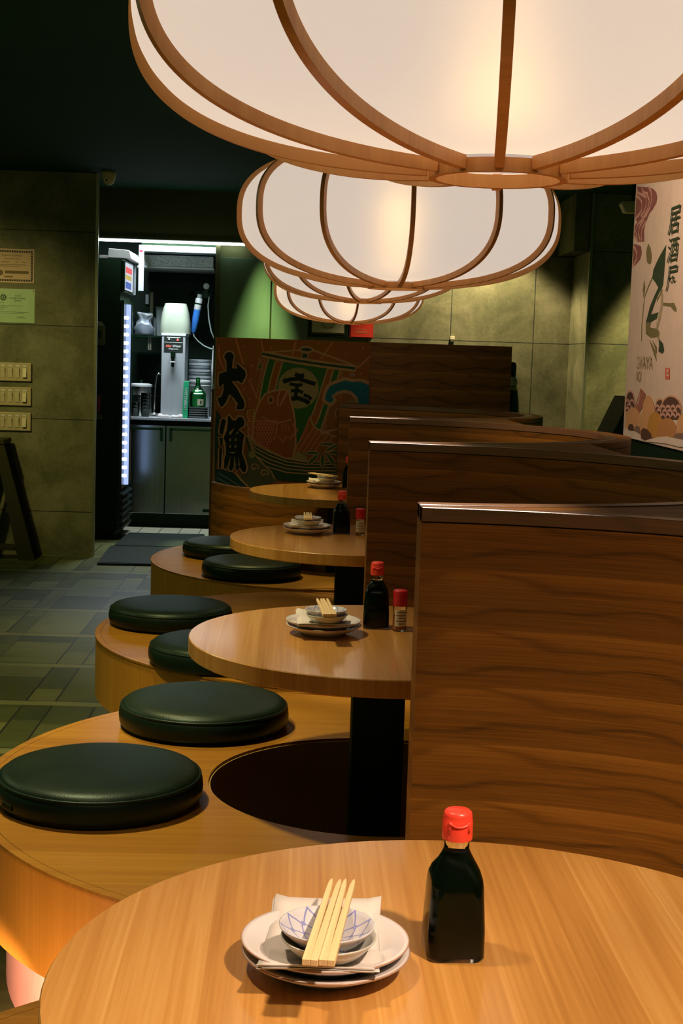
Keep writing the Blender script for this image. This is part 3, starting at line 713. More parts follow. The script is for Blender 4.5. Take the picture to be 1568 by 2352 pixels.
for k in range(4):
    x, y = PC[k]; w_ = WHERE[k]; rz = RZ[k]
    def off(dx, dy): return (x + dx * cos(rz) - dy * sin(rz), y + dx * sin(rz) + dy * cos(rz))
    inst('plate', make_plate, 'lower white plate of the pair stacked ' + w_, (x + 0.001, y - 0.004, TZ), rz, 'white plates in stacked pairs')
    inst('plate', make_plate, 'upper white plate under the napkin ' + w_, (x, y, TZ + 0.0098), rz + 0.7, 'white plates in stacked pairs')
    nx, ny = off(-0.003, 0.002)
    inst('napkin', make_napkin, 'folded white paper napkin lying over the plates ' + w_, (nx, ny, TZ + 0.0300), rz - 0.02, 'folded napkins on the plates')
    bx, by = off(0.0, -0.042)
    inst('dish_plain', make_bowl, 'lower pale dish beneath the patterned dish ' + w_, (bx + 0.002, by - 0.003, TZ + 0.0272), rz, 'pale sauce dishes', 'celadon')
    inst('dish_net', make_bowl, 'upper sauce dish with blue net pattern ' + w_, (bx, by, TZ + 0.0375), rz + 0.3, 'blue net pattern sauce dishes', 'bowl')
    s = -0.118 if k < 3 else -0.10
    for j, (dx, a) in enumerate(((-0.0170, -0.135), (-0.0018, -0.131))):
        ex = 0.5 if k == 3 else (0.10 if k else 0)
        cx, cy = x - 0.008 * cos(rz) + (dx + 0.008) * cos(rz + ex) + 0.142 * sin(rz + ex * 0.4), y + (dx + 0.008) * sin(rz + ex) - 0.142 * cos(rz + ex * 0.4)
        inst('sticks', make_sticks, ('left' if j == 0 else 'right') + ' pair of pale wooden chopsticks laid across the dishes ' + w_, (cx, cy, TZ + 0.0662), rz + a + ex, 'wooden chopsticks in joined pairs')
for (x, y, rz, lb) in ((0.1715, 1.418, 0.05, 'largest soy sauce bottle with red cap, on the nearest table'), (0.182, 3.222, -0.04, 'soy sauce bottle with red cap on the second table, beside a spice shaker'),
                       (0.1475, 4.980, 0.08, 'soy sauce bottle with red cap on the third table'), (0.230, 6.80, 0.0, 'soy sauce bottle on the farthest table, half hidden by a walnut divider')):
    inst('soy', make_soy, lb, (x, y, TZ), rz, 'soy sauce bottles on the tables')
for (x, y, rz, lb) in ((0.234, 3.187, 0.3, 'small spice shaker with crimson cap on the second table, against the divider'), (0.2125, 4.952, 0.1, 'small spice shaker with crimson cap on the third table')):
    inst('shaker', make_shaker, lb, (x, y, TZ), rz, 'spice shakers with crimson caps')

# outlines of the painted picture (x, z in metres on the screen) and of the wall print (y, z on the right wall)
MUR = [('sun_rays','s','orange',0.0081,[(-0.363,1.427),(-0.318,1.290)]),
('sun_rays','s','orange',0.0081,[(-0.229,1.427),(-0.214,1.360)]),
('sun_rays','s','orange',0.0081,[(-0.046,1.423),(-0.064,1.336)]),
('sun_rays','s','orange',0.0081,[(0.152,1.428),(0.088,1.332)]),
('sun_rays','s','orange',0.0081,[(0.349,1.353),(0.279,1.287)]),
('sun_rays','s','orange',0.0081,[(-0.287,1.211),(-0.240,1.113)]),
('sun_rays','s','orange',0.0081,[(-0.450,1.385),(-0.444,1.315),(-0.420,1.261)]),
('sun_rays','f','orange',0,[(-0.309,1.386),(-0.310,1.381),(-0.314,1.379),(-0.318,1.381),(-0.319,1.386),(-0.318,1.390),(-0.314,1.392),(-0.311,1.390)]),
('sun_rays','f','orange',0,[(-0.168,1.381),(-0.170,1.376),(-0.173,1.374),(-0.177,1.376),(-0.178,1.381),(-0.177,1.385),(-0.173,1.387),(-0.170,1.385)]),
('sun_rays','f','orange',0,[(0.079,1.418),(0.077,1.413),(0.074,1.411),(0.070,1.413),(0.069,1.417),(0.070,1.422),(0.074,1.424),(0.077,1.422)]),
('sun_rays','f','orange',0,[(0.222,1.360),(0.221,1.356),(0.217,1.354),(0.213,1.356),(0.212,1.360),(0.213,1.365),(0.217,1.367),(0.220,1.365)]),
('sun_rays','f','orange',0,[(0.314,1.393),(0.313,1.389),(0.309,1.387),(0.305,1.389),(0.304,1.393),(0.305,1.398),(0.309,1.400),(0.312,1.398)]),
('sun_rays','f','orange',0,[(0.306,1.260),(0.304,1.256),(0.301,1.254),(0.297,1.255),(0.295,1.260),(0.297,1.264),(0.300,1.266),(0.304,1.265)]),
('sun_rays','f','orange',0,[(-0.268,1.285),(-0.270,1.281),(-0.273,1.279),(-0.277,1.280),(-0.278,1.285),(-0.277,1.290),(-0.273,1.292),(-0.270,1.290)]),
('sun_rays','f','orange',0,[(-0.268,1.214),(-0.269,1.209),(-0.273,1.207),(-0.276,1.209),(-0.278,1.213),(-0.276,1.218),(-0.273,1.220),(-0.269,1.218)]),
('sun_rays','f','orange',0,[(-0.307,1.156),(-0.308,1.152),(-0.312,1.150),(-0.315,1.151),(-0.317,1.156),(-0.315,1.160),(-0.312,1.162),(-0.308,1.161)]),
('sun_rays','f','orange',0,[(-0.277,1.109),(-0.278,1.104),(-0.281,1.102),(-0.285,1.104),(-0.287,1.109),(-0.285,1.113),(-0.282,1.115),(-0.278,1.114)]),
('ship_sail','f','green',0,[(-0.188,1.323),(0.192,1.278),(0.152,1.116),(0.099,0.953),(0.032,0.945),(-0.024,0.872),(-0.084,0.941),(-0.126,1.069),(-0.235,1.053),(-0.220,1.194)]),
('ship_sail','f','red',0,[(-0.149,1.313),(-0.112,1.309),(-0.137,1.216),(-0.154,1.132),(-0.192,1.118),(-0.169,1.234)]),
('ship_sail','c','line',0.0072,[(-0.149,1.313),(-0.112,1.309),(-0.137,1.216),(-0.154,1.132),(-0.192,1.118),(-0.169,1.234)]),
('ship_sail','f','red',0,[(0.126,1.283),(0.158,1.279),(0.128,1.167),(0.096,1.050),(0.076,0.991),(0.053,0.978),(0.040,1.010),(0.061,1.062),(0.093,1.166)]),
('ship_sail','c','line',0.0072,[(0.126,1.283),(0.158,1.279),(0.128,1.167),(0.096,1.050),(0.076,0.991),(0.053,0.978),(0.040,1.010),(0.061,1.062),(0.093,1.166)]),
('ship_sail','s','line',0.0081,[(-0.188,1.323),(-0.211,1.226),(-0.231,1.098),(-0.235,1.053)]),
('ship_sail','s','line',0.0081,[(0.192,1.278),(0.167,1.181),(0.131,1.064),(0.099,0.953)]),
('sail_emblem','f','tan',0,[(0.082,1.178),(0.081,1.159),(0.076,1.141),(0.069,1.124),(0.058,1.108),(0.045,1.094),(0.030,1.083),(0.014,1.075),(-0.005,1.069),(-0.023,1.067),(-0.042,1.068),(-0.060,1.072),(-0.078,1.080),(-0.093,1.090),(-0.107,1.103),(-0.118,1.118),(-0.127,1.135),(-0.132,1.153),(-0.134,1.171),(-0.133,1.190),(-0.129,1.208),(-0.121,1.225),(-0.111,1.241),(-0.098,1.255),(-0.083,1.266),(-0.066,1.274),(-0.048,1.280),(-0.029,1.282),(-0.011,1.281),(0.008,1.277),(0.025,1.269),(0.041,1.259),(0.054,1.246),(0.066,1.231),(0.074,1.215),(0.079,1.197)]),
('sail_emblem','s','ink',0.022,[(-0.046,1.248),(-0.022,1.239),(0.003,1.242)]),
('sail_emblem','s','ink',0.022,[(-0.106,1.204),(-0.073,1.218),(-0.028,1.225),(0.018,1.211),(0.064,1.198)]),
('sail_emblem','s','ink',0.0181,[(-0.092,1.222),(-0.104,1.203)]),
('sail_emblem','s','ink',0.0168,[(-0.073,1.196),(-0.040,1.190),(-0.004,1.193)]),
('sail_emblem','s','ink',0.0168,[(-0.063,1.159),(-0.026,1.162),(0.000,1.151)]),
('sail_emblem','s','ink',0.0194,[(-0.033,1.194),(-0.035,1.155),(-0.043,1.110)]),
('sail_emblem','s','ink',0.0232,[(-0.066,1.116),(-0.025,1.122),(0.008,1.112),(0.035,1.097)]),
('sail_emblem','s','ink',0.0181,[(0.004,1.140),(0.026,1.133),(0.045,1.118)]),
('ship_mast','s','line',0.0081,[(-0.211,1.357),(-0.134,1.363),(-0.019,1.374)]),
('ship_mast','s','line',0.0096,[(0.045,1.376),(0.129,1.349),(0.279,1.298)]),
('ship_mast','f','dgreen',0,[(-0.009,1.361),(0.023,1.358),(0.017,1.330),(-0.015,1.332)]),
('ship_mast','c','line',0.0081,[(-0.009,1.361),(0.023,1.358),(0.017,1.330),(-0.015,1.332)]),
('ship_mast','f','dgreen',0,[(0.045,1.377),(0.043,1.373),(0.038,1.369),(0.031,1.366),(0.021,1.364),(0.011,1.364),(0.001,1.365),(-0.008,1.367),(-0.016,1.370),(-0.020,1.374),(-0.022,1.378),(-0.020,1.383),(-0.015,1.387),(-0.008,1.390),(0.001,1.391),(0.012,1.392),(0.022,1.391),(0.031,1.389),(0.039,1.386),(0.043,1.382)]),
('ship_mast','c','line',0.0096,[(0.045,1.377),(0.043,1.373),(0.038,1.369),(0.031,1.366),(0.021,1.364),(0.011,1.364),(0.001,1.365),(-0.008,1.367),(-0.016,1.370),(-0.020,1.374),(-0.022,1.378),(-0.020,1.383),(-0.015,1.387),(-0.008,1.390),(0.001,1.391),(0.012,1.392),(0.022,1.391),(0.031,1.389),(0.039,1.386),(0.043,1.382)]),
('ship_mast','s','line',0.0355,[(-0.224,1.349),(-0.056,1.321),(0.098,1.303),(0.276,1.285)]),
('ship_mast','s','dgreen',0.0129,[(-0.222,1.349),(-0.056,1.321),(0.098,1.303),(0.271,1.287)]),
('ship_mast','f','green',0,[(-0.236,1.299),(-0.226,1.299),(-0.220,1.271),(-0.244,1.267)]),
('ship_mast','c','line',0.0065,[(-0.236,1.299),(-0.226,1.299),(-0.220,1.271),(-0.244,1.267)]),
('ship_mast','c','line',0.0056,[(-0.224,1.314),(-0.225,1.309),(-0.229,1.306),(-0.233,1.306),(-0.237,1.309),(-0.238,1.314),(-0.237,1.319),(-0.233,1.322),(-0.229,1.322),(-0.226,1.319)]),
('ship_mast','s','line',0.0056,[(-0.213,1.322),(-0.203,1.311),(-0.217,1.299),(-0.208,1.288),(-0.221,1.276),(-0.212,1.265),(-0.226,1.254),(-0.217,1.243),(-0.230,1.231),(-0.221,1.220),(-0.235,1.208),(-0.225,1.197),(-0.239,1.185),(-0.230,1.174),(-0.243,1.162),(-0.234,1.151),(-0.248,1.139),(-0.239,1.128),(-0.252,1.116)]),
('ship_mast','s','line',0.0056,[(0.190,1.271),(0.204,1.260),(0.194,1.249),(0.207,1.238),(0.198,1.227)]),
('ship_mast','s','line',0.0056,[(0.138,1.090),(0.147,1.081),(0.133,1.070),(0.143,1.061),(0.129,1.051),(0.138,1.042),(0.124,1.032),(0.134,1.022),(0.120,1.012),(0.129,1.003),(0.115,0.993),(0.125,0.983),(0.111,0.973),(0.120,0.964),(0.106,0.954)]),
('ship_hull','f','red',0,[(0.039,1.026),(0.060,0.978),(0.083,0.959),(0.109,0.950),(0.148,0.945),(0.185,0.962),(0.209,0.853),(0.113,0.841),(0.010,0.825),(-0.054,0.800),(-0.024,0.872)]),
('ship_hull','s','orange',0.0056,[(0.039,1.026),(0.019,0.951),(-0.024,0.872),(-0.042,0.807)]),
('ship_hull','s','orange',0.0056,[(0.070,0.978),(0.026,0.912),(-0.017,0.840)]),
('ship_hull','s','orange',0.0056,[(0.083,0.959),(0.046,0.894),(0.009,0.834)]),
('ship_hull','s','orange',0.0056,[(0.109,0.950),(0.072,0.891),(0.038,0.835)]),
('ship_hull','s','orange',0.0056,[(0.142,0.940),(0.104,0.892),(0.070,0.843)]),
('ship_hull','s','orange',0.0056,[(0.174,0.930),(0.131,0.877)]),
('ship_hull','s','line',0.0081,[(0.039,1.026),(0.060,0.978),(0.076,0.966),(0.099,0.953),(0.110,0.938),(0.142,0.945),(0.149,0.929),(0.186,0.927)]),
('ship_hull','s','line',0.0081,[(0.100,0.944),(0.189,0.965)]),
('ship_hull','f','tan',0,[(-0.045,0.807),(-0.023,0.840),(0.016,0.825),(0.036,0.803),(0.027,0.789),(-0.051,0.801)]),
('ship_hull','f','dgreen',0,[(-0.293,0.919),(-0.243,0.872),(-0.172,0.835),(-0.080,0.802),(0.024,0.789),(0.230,0.796),(0.234,0.672),(0.027,0.679),(-0.116,0.681),(-0.168,0.719),(-0.241,0.788),(-0.288,0.864)]),
('ship_hull','s','line',0.0096,[(-0.291,0.916),(-0.243,0.872),(-0.172,0.835),(-0.080,0.802),(0.024,0.788),(0.230,0.794)]),
('ship_hull','s','line',0.0065,[(-0.284,0.896),(-0.243,0.852),(-0.171,0.816),(-0.080,0.785),(0.024,0.773),(0.231,0.779)]),
('ship_hull','s','line',0.0065,[(-0.276,0.876),(-0.242,0.832),(-0.170,0.795),(-0.079,0.766),(0.025,0.756),(0.232,0.762)]),
('ship_hull','s','line',0.0065,[(-0.268,0.855),(-0.242,0.810),(-0.170,0.774),(-0.079,0.747),(0.025,0.739),(0.232,0.745)]),
('ship_hull','s','line',0.0065,[(-0.260,0.834),(-0.241,0.789),(-0.169,0.752),(-0.078,0.728),(0.026,0.722),(0.233,0.728)]),
('sea_waves','f','sea',0,[(-0.288,0.845),(-0.268,0.839),(-0.242,0.814),(-0.196,0.776),(-0.159,0.738),(-0.129,0.681),(-0.205,0.649),(-0.276,0.631),(-0.335,0.655),(-0.317,0.708),(-0.289,0.773)]),
('sea_waves','s','line',0.0072,[(-0.249,0.820),(-0.195,0.763),(-0.156,0.729),(-0.134,0.687)]),
('sea_waves','s','line',0.0072,[(-0.242,0.749),(-0.241,0.746),(-0.242,0.743),(-0.245,0.740),(-0.249,0.739),(-0.254,0.740),(-0.258,0.743),(-0.260,0.749),(-0.260,0.755),(-0.257,0.761),(-0.251,0.766),(-0.243,0.767),(-0.235,0.765),(-0.228,0.758),(-0.225,0.749),(-0.226,0.739)]),
('sea_waves','s','line',0.0072,[(-0.190,0.719),(-0.190,0.717),(-0.191,0.713),(-0.193,0.711),(-0.198,0.709),(-0.202,0.710),(-0.207,0.714),(-0.209,0.719),(-0.209,0.725),(-0.206,0.732),(-0.200,0.736),(-0.192,0.737),(-0.183,0.735),(-0.177,0.729),(-0.173,0.720),(-0.174,0.709)]),
('sea_waves','f','tan',0,[(-0.243,0.817),(-0.246,0.807),(-0.252,0.800),(-0.261,0.797),(-0.270,0.799),(-0.277,0.806),(-0.279,0.816),(-0.277,0.826),(-0.271,0.833),(-0.262,0.836),(-0.253,0.833),(-0.246,0.827)]),
('sea_waves','f','dblue',0,[(-0.454,1.046),(-0.434,1.021),(-0.428,0.931),(-0.447,0.769),(-0.453,0.671),(-0.459,0.930)]),
('sea_waves','f','dblue',0,[(-0.454,0.736),(-0.369,0.722),(-0.316,0.682),(-0.269,0.625),(-0.452,0.652)]),
('sea_waves','s','line',0.0096,[(-0.349,0.720),(-0.316,0.682),(-0.270,0.638)]),
('sea_waves','s','blue2',0.0032,[(-0.433,0.711),(-0.374,0.680),(-0.322,0.646)]),
('sea_waves','s','blue2',0.0032,[(-0.442,0.688),(-0.380,0.654)]),
('blue_wave','f','blue',0,[(0.115,1.118),(0.119,1.152),(0.135,1.190),(0.162,1.204),(0.189,1.215),(0.223,1.226),(0.257,1.217),(0.285,1.220),(0.319,1.215),(0.348,1.196),(0.351,1.098),(0.292,1.096),(0.284,1.137),(0.256,1.165),(0.218,1.172),(0.177,1.160),(0.154,1.139),(0.166,1.119),(0.155,1.100),(0.131,1.103)]),
('blue_wave','s','line',0.0171,[(0.347,1.210),(0.319,1.223),(0.284,1.227),(0.257,1.224),(0.223,1.232),(0.189,1.221),(0.159,1.209),(0.132,1.193),(0.114,1.155),(0.109,1.117),(0.128,1.099),(0.155,1.095),(0.172,1.119),(0.159,1.136),(0.181,1.154),(0.218,1.165),(0.253,1.158),(0.279,1.133),(0.288,1.106)]),
('blue_wave','f','blue',0,[(0.268,1.253),(0.266,1.250),(0.262,1.247),(0.256,1.246),(0.251,1.247),(0.246,1.249),(0.245,1.252),(0.246,1.256),(0.250,1.258),(0.256,1.259),(0.262,1.258),(0.266,1.256)]),
('blue_wave','c','line',0.0065,[(0.268,1.253),(0.266,1.250),(0.262,1.247),(0.256,1.246),(0.251,1.247),(0.246,1.249),(0.245,1.252),(0.246,1.256),(0.250,1.258),(0.256,1.259),(0.262,1.258),(0.266,1.256)]),
('blue_wave','s','line',0.0081,[(0.186,1.079),(0.171,1.052),(0.179,1.020)]),
('blue_wave','f','orange',0,[(0.205,1.135),(0.204,1.131),(0.201,1.129),(0.197,1.129),(0.194,1.131),(0.192,1.134),(0.194,1.138),(0.197,1.140),(0.200,1.140),(0.203,1.138)]),
('blue_wave','f','tan',0,[(0.220,1.109),(0.247,1.118),(0.285,1.118),(0.292,1.108)]),
('fish','f','fred',0,[(-0.257,0.897),(-0.259,0.962),(-0.251,1.026),(-0.230,1.091),(-0.199,1.137),(-0.154,1.158),(-0.097,1.165),(-0.077,1.157),(-0.064,1.109),(-0.049,1.058),(-0.037,0.994),(-0.031,0.878),(-0.042,0.806),(-0.080,0.800),(-0.159,0.834),(-0.211,0.866)]),
('fish','c','line',0.0096,[(-0.257,0.897),(-0.259,0.962),(-0.251,1.026),(-0.230,1.091),(-0.199,1.137),(-0.154,1.158),(-0.097,1.165),(-0.077,1.157),(-0.064,1.109),(-0.049,1.058),(-0.037,0.994),(-0.031,0.878),(-0.042,0.806),(-0.080,0.800),(-0.159,0.834),(-0.211,0.866)]),
('fish','f','fred',0,[(-0.290,1.048),(-0.255,1.053),(-0.258,1.000),(-0.261,0.936),(-0.265,0.894),(-0.277,0.916),(-0.287,0.935),(-0.281,0.961),(-0.290,0.974),(-0.283,1.000),(-0.290,1.019)]),
('fish','c','line',0.0072,[(-0.290,1.048),(-0.255,1.053),(-0.258,1.000),(-0.261,0.936),(-0.265,0.894),(-0.277,0.916),(-0.287,0.935),(-0.281,0.961),(-0.290,0.974),(-0.283,1.000),(-0.290,1.019)]),
('fish','s','orange',0.0049,[(-0.285,1.035),(-0.264,1.034)]),
('fish','s','orange',0.0049,[(-0.285,1.021),(-0.264,1.019)]),
('fish','s','orange',0.0049,[(-0.284,1.007),(-0.264,1.005)]),
('fish','s','orange',0.0049,[(-0.284,0.992),(-0.263,0.991)]),
('fish','s','orange',0.0049,[(-0.284,0.978),(-0.263,0.977)]),
('fish','s','orange',0.0049,[(-0.283,0.964),(-0.263,0.963)]),
('fish','s','orange',0.0049,[(-0.283,0.950),(-0.262,0.949)]),
('fish','s','orange',0.0049,[(-0.282,0.936),(-0.262,0.935)]),
('fish','s','orange',0.0049,[(-0.282,0.922),(-0.261,0.920)]),
('fish','c','line',0.0072,[(-0.155,1.110),(-0.156,1.103),(-0.158,1.097),(-0.162,1.093),(-0.166,1.090),(-0.171,1.090),(-0.176,1.092),(-0.180,1.096),(-0.182,1.102),(-0.183,1.109),(-0.183,1.115),(-0.180,1.121),(-0.177,1.126),(-0.172,1.128),(-0.167,1.128),(-0.163,1.126),(-0.159,1.122),(-0.156,1.116)]),
('fish','f','dgreen',0,[(-0.163,1.108),(-0.163,1.104),(-0.166,1.100),(-0.169,1.099),(-0.172,1.100),(-0.175,1.103),(-0.176,1.108),(-0.175,1.112),(-0.173,1.116),(-0.169,1.117),(-0.166,1.116),(-0.164,1.113)]),
('fish','s','line',0.0072,[(-0.119,1.162),(-0.134,1.120),(-0.133,1.081),(-0.120,1.075),(-0.096,1.134),(-0.087,1.157)]),
('fish','s','line',0.0056,[(-0.120,1.075),(-0.090,1.134),(-0.077,1.154)]),
('fish','s','line',0.0072,[(-0.215,1.018),(-0.176,0.998),(-0.124,0.988),(-0.057,1.007)]),
('fish','s','orange',0.0072,[(-0.131,0.988),(-0.136,0.940),(-0.145,0.896),(-0.124,0.919),(-0.099,0.890),(-0.080,0.921),(-0.056,0.902),(-0.048,0.929),(-0.020,0.950),(-0.053,0.987)]),
('fish','s','orange',0.0040,[(-0.111,0.982),(-0.101,0.941)]),
('fish','s','orange',0.0040,[(-0.092,0.983),(-0.082,0.941)]),
('fish','s','orange',0.0040,[(-0.076,0.983),(-0.065,0.942)]),
('fish','s','orange',0.0049,[(-0.252,1.001),(-0.248,0.992),(-0.243,0.990),(-0.239,0.993),(-0.235,1.002)]),
('fish','s','orange',0.0049,[(-0.235,1.002),(-0.231,0.993),(-0.227,0.990),(-0.222,0.993),(-0.218,1.002)]),
('fish','s','orange',0.0049,[(-0.218,1.002),(-0.214,0.993),(-0.210,0.991),(-0.205,0.994),(-0.202,1.003)]),
('fish','s','orange',0.0049,[(-0.202,1.003),(-0.198,0.994),(-0.193,0.991),(-0.189,0.994),(-0.185,1.003)]),
('fish','s','orange',0.0049,[(-0.185,1.003),(-0.181,0.994),(-0.176,0.992),(-0.172,0.995),(-0.168,1.004)]),
('fish','s','orange',0.0049,[(-0.168,1.004),(-0.164,0.995),(-0.160,0.992),(-0.155,0.995),(-0.152,1.004)]),
('fish','s','orange',0.0049,[(-0.152,1.004),(-0.147,0.995),(-0.143,0.993),(-0.138,0.996),(-0.135,1.005)]),
('fish','s','orange',0.0049,[(-0.243,0.986),(-0.239,0.977),(-0.235,0.975),(-0.230,0.977),(-0.226,0.987)]),
('fish','s','orange',0.0049,[(-0.226,0.987),(-0.222,0.978),(-0.218,0.975),(-0.213,0.978),(-0.210,0.987)]),
('fish','s','orange',0.0049,[(-0.210,0.987),(-0.206,0.978),(-0.201,0.976),(-0.197,0.978),(-0.193,0.988)]),
('fish','s','orange',0.0049,[(-0.193,0.988),(-0.189,0.979),(-0.184,0.976),(-0.180,0.979),(-0.176,0.988)]),
('fish','s','orange',0.0049,[(-0.176,0.988),(-0.172,0.979),(-0.168,0.977),(-0.163,0.979),(-0.160,0.989)]),
('fish','s','orange',0.0049,[(-0.160,0.989),(-0.155,0.980),(-0.151,0.977),(-0.146,0.980),(-0.143,0.989)]),
('fish','s','orange',0.0049,[(-0.251,0.970),(-0.247,0.961),(-0.242,0.959),(-0.238,0.962),(-0.234,0.971)]),
('fish','s','orange',0.0049,[(-0.234,0.971),(-0.230,0.962),(-0.226,0.960),(-0.221,0.962),(-0.218,0.971)]),
('fish','s','orange',0.0049,[(-0.218,0.971),(-0.214,0.962),(-0.209,0.960),(-0.205,0.963),(-0.201,0.972)]),
('fish','s','orange',0.0049,[(-0.201,0.972),(-0.197,0.963),(-0.192,0.961),(-0.188,0.963),(-0.184,0.972)]),
('fish','s','orange',0.0049,[(-0.184,0.972),(-0.180,0.963),(-0.176,0.961),(-0.171,0.964),(-0.167,0.973)]),
('fish','s','orange',0.0049,[(-0.167,0.973),(-0.163,0.964),(-0.159,0.962),(-0.154,0.964),(-0.151,0.973)]),
('fish','s','orange',0.0049,[(-0.242,0.955),(-0.238,0.946),(-0.234,0.944),(-0.229,0.947),(-0.226,0.956)]),
('fish','s','orange',0.0049,[(-0.226,0.956),(-0.222,0.947),(-0.217,0.944),(-0.213,0.947),(-0.209,0.956)]),
('fish','s','orange',0.0049,[(-0.209,0.956),(-0.205,0.947),(-0.200,0.945),(-0.196,0.948),(-0.192,0.957)]),
('fish','s','orange',0.0049,[(-0.192,0.957),(-0.188,0.948),(-0.184,0.945),(-0.179,0.948),(-0.175,0.957)]),
('fish','s','orange',0.0049,[(-0.175,0.957),(-0.171,0.948),(-0.167,0.946),(-0.162,0.949),(-0.159,0.958)]),
('fish','s','orange',0.0049,[(-0.159,0.958),(-0.155,0.949),(-0.150,0.946),(-0.146,0.949),(-0.142,0.958)]),
('fish','s','orange',0.0049,[(-0.250,0.939),(-0.246,0.931),(-0.242,0.928),(-0.237,0.931),(-0.234,0.940)]),
('fish','s','orange',0.0049,[(-0.234,0.940),(-0.230,0.931),(-0.225,0.929),(-0.221,0.931),(-0.217,0.940)]),
('fish','s','orange',0.0049,[(-0.217,0.940),(-0.213,0.932),(-0.208,0.929),(-0.204,0.932),(-0.200,0.941)]),
('fish','s','orange',0.0049,[(-0.200,0.941),(-0.196,0.932),(-0.191,0.930),(-0.187,0.932),(-0.183,0.941)]),
('fish','s','orange',0.0049,[(-0.183,0.941),(-0.179,0.933),(-0.175,0.930),(-0.170,0.933),(-0.167,0.942)]),
('fish','s','orange',0.0049,[(-0.167,0.942),(-0.163,0.933),(-0.158,0.931),(-0.154,0.933),(-0.150,0.942)]),
('fish','s','orange',0.0049,[(-0.242,0.924),(-0.237,0.915),(-0.233,0.913),(-0.228,0.916),(-0.225,0.925)]),
('fish','s','orange',0.0049,[(-0.225,0.925),(-0.221,0.916),(-0.216,0.913),(-0.212,0.916),(-0.208,0.925)]),
('fish','s','orange',0.0049,[(-0.208,0.925),(-0.204,0.916),(-0.199,0.914),(-0.195,0.917),(-0.191,0.926)]),
('fish','s','orange',0.0049,[(-0.191,0.926),(-0.187,0.917),(-0.183,0.914),(-0.178,0.917),(-0.175,0.926)]),
('fish','s','orange',0.0049,[(-0.175,0.926),(-0.171,0.917),(-0.166,0.915),(-0.162,0.918),(-0.158,0.927)]),
('fish','s','orange',0.0049,[(-0.250,0.908),(-0.245,0.900),(-0.241,0.897),(-0.236,0.900),(-0.233,0.909)]),
('fish','s','orange',0.0049,[(-0.233,0.909),(-0.229,0.900),(-0.224,0.898),(-0.220,0.900),(-0.216,0.910)]),
('fish','s','orange',0.0049,[(-0.216,0.910),(-0.212,0.901),(-0.207,0.898),(-0.203,0.901),(-0.199,0.910)]),
('fish','s','orange',0.0049,[(-0.199,0.910),(-0.195,0.901),(-0.191,0.899),(-0.186,0.901),(-0.183,0.911)]),
('fish','s','orange',0.0049,[(-0.183,0.911),(-0.178,0.902),(-0.174,0.899),(-0.169,0.902),(-0.166,0.911)]),
('fish','s','orange',0.0049,[(-0.166,0.911),(-0.162,0.902),(-0.157,0.900),(-0.153,0.902),(-0.149,0.912)]),
('fish','s','orange',0.0049,[(-0.241,0.893),(-0.237,0.884),(-0.232,0.882),(-0.228,0.885),(-0.224,0.894)]),
('fish','s','orange',0.0049,[(-0.224,0.894),(-0.220,0.885),(-0.215,0.882),(-0.211,0.885),(-0.207,0.894)]),
('fish','s','orange',0.0049,[(-0.207,0.894),(-0.203,0.885),(-0.199,0.883),(-0.194,0.886),(-0.191,0.895)]),
('fish','s','orange',0.0049,[(-0.191,0.895),(-0.186,0.886),(-0.182,0.883),(-0.177,0.886),(-0.174,0.895)]),
('fish','s','orange',0.0049,[(-0.174,0.895),(-0.170,0.886),(-0.165,0.884),(-0.161,0.887),(-0.157,0.896)]),
('fish','s','orange',0.0049,[(-0.232,0.878),(-0.228,0.869),(-0.223,0.867),(-0.219,0.869),(-0.215,0.879)]),
('fish','s','orange',0.0049,[(-0.215,0.879),(-0.211,0.870),(-0.207,0.867),(-0.202,0.870),(-0.199,0.879)]),
('fish','s','orange',0.0049,[(-0.199,0.879),(-0.194,0.870),(-0.190,0.868),(-0.185,0.870),(-0.182,0.880)]),
('fish','s','orange',0.0049,[(-0.182,0.880),(-0.178,0.871),(-0.173,0.868),(-0.169,0.871),(-0.165,0.880)]),
('fish','s','orange',0.0049,[(-0.206,0.863),(-0.202,0.854),(-0.198,0.852),(-0.193,0.855),(-0.190,0.864)]),
('fish','s','orange',0.0049,[(-0.190,0.864),(-0.186,0.855),(-0.181,0.852),(-0.177,0.855),(-0.173,0.864)]),
('bamboo_leaves','f','leaf',0,[(0.014,0.834),(0.036,0.843),(0.058,0.845),(0.080,0.843),(0.102,0.834),(0.080,0.826),(0.058,0.824),(0.036,0.826)]),
('bamboo_leaves','c','line',0.0065,[(0.014,0.834),(0.036,0.843),(0.058,0.845),(0.080,0.843),(0.102,0.834),(0.080,0.826),(0.058,0.824),(0.036,0.826)]),
('bamboo_leaves','f','leaf',0,[(0.096,0.832),(0.086,0.809),(0.071,0.792),(0.054,0.778),(0.031,0.769),(0.041,0.791),(0.055,0.809),(0.073,0.823)]),
('bamboo_leaves','c','line',0.0065,[(0.096,0.832),(0.086,0.809),(0.071,0.792),(0.054,0.778),(0.031,0.769),(0.041,0.791),(0.055,0.809),(0.073,0.823)]),
('bamboo_leaves','f','leaf',0,[(0.113,0.839),(0.124,0.818),(0.127,0.796),(0.125,0.774),(0.115,0.751),(0.104,0.773),(0.101,0.795),(0.103,0.817)]),
('bamboo_leaves','c','line',0.0065,[(0.113,0.839),(0.124,0.818),(0.127,0.796),(0.125,0.774),(0.115,0.751),(0.104,0.773),(0.101,0.795),(0.103,0.817)]),
('bamboo_leaves','f','leaf',0,[(0.126,0.845),(0.148,0.831),(0.165,0.813),(0.178,0.793),(0.185,0.768),(0.163,0.781),(0.146,0.799),(0.134,0.820)]),
('bamboo_leaves','c','line',0.0065,[(0.126,0.845),(0.148,0.831),(0.165,0.813),(0.178,0.793),(0.185,0.768),(0.163,0.781),(0.146,0.799),(0.134,0.820)]),
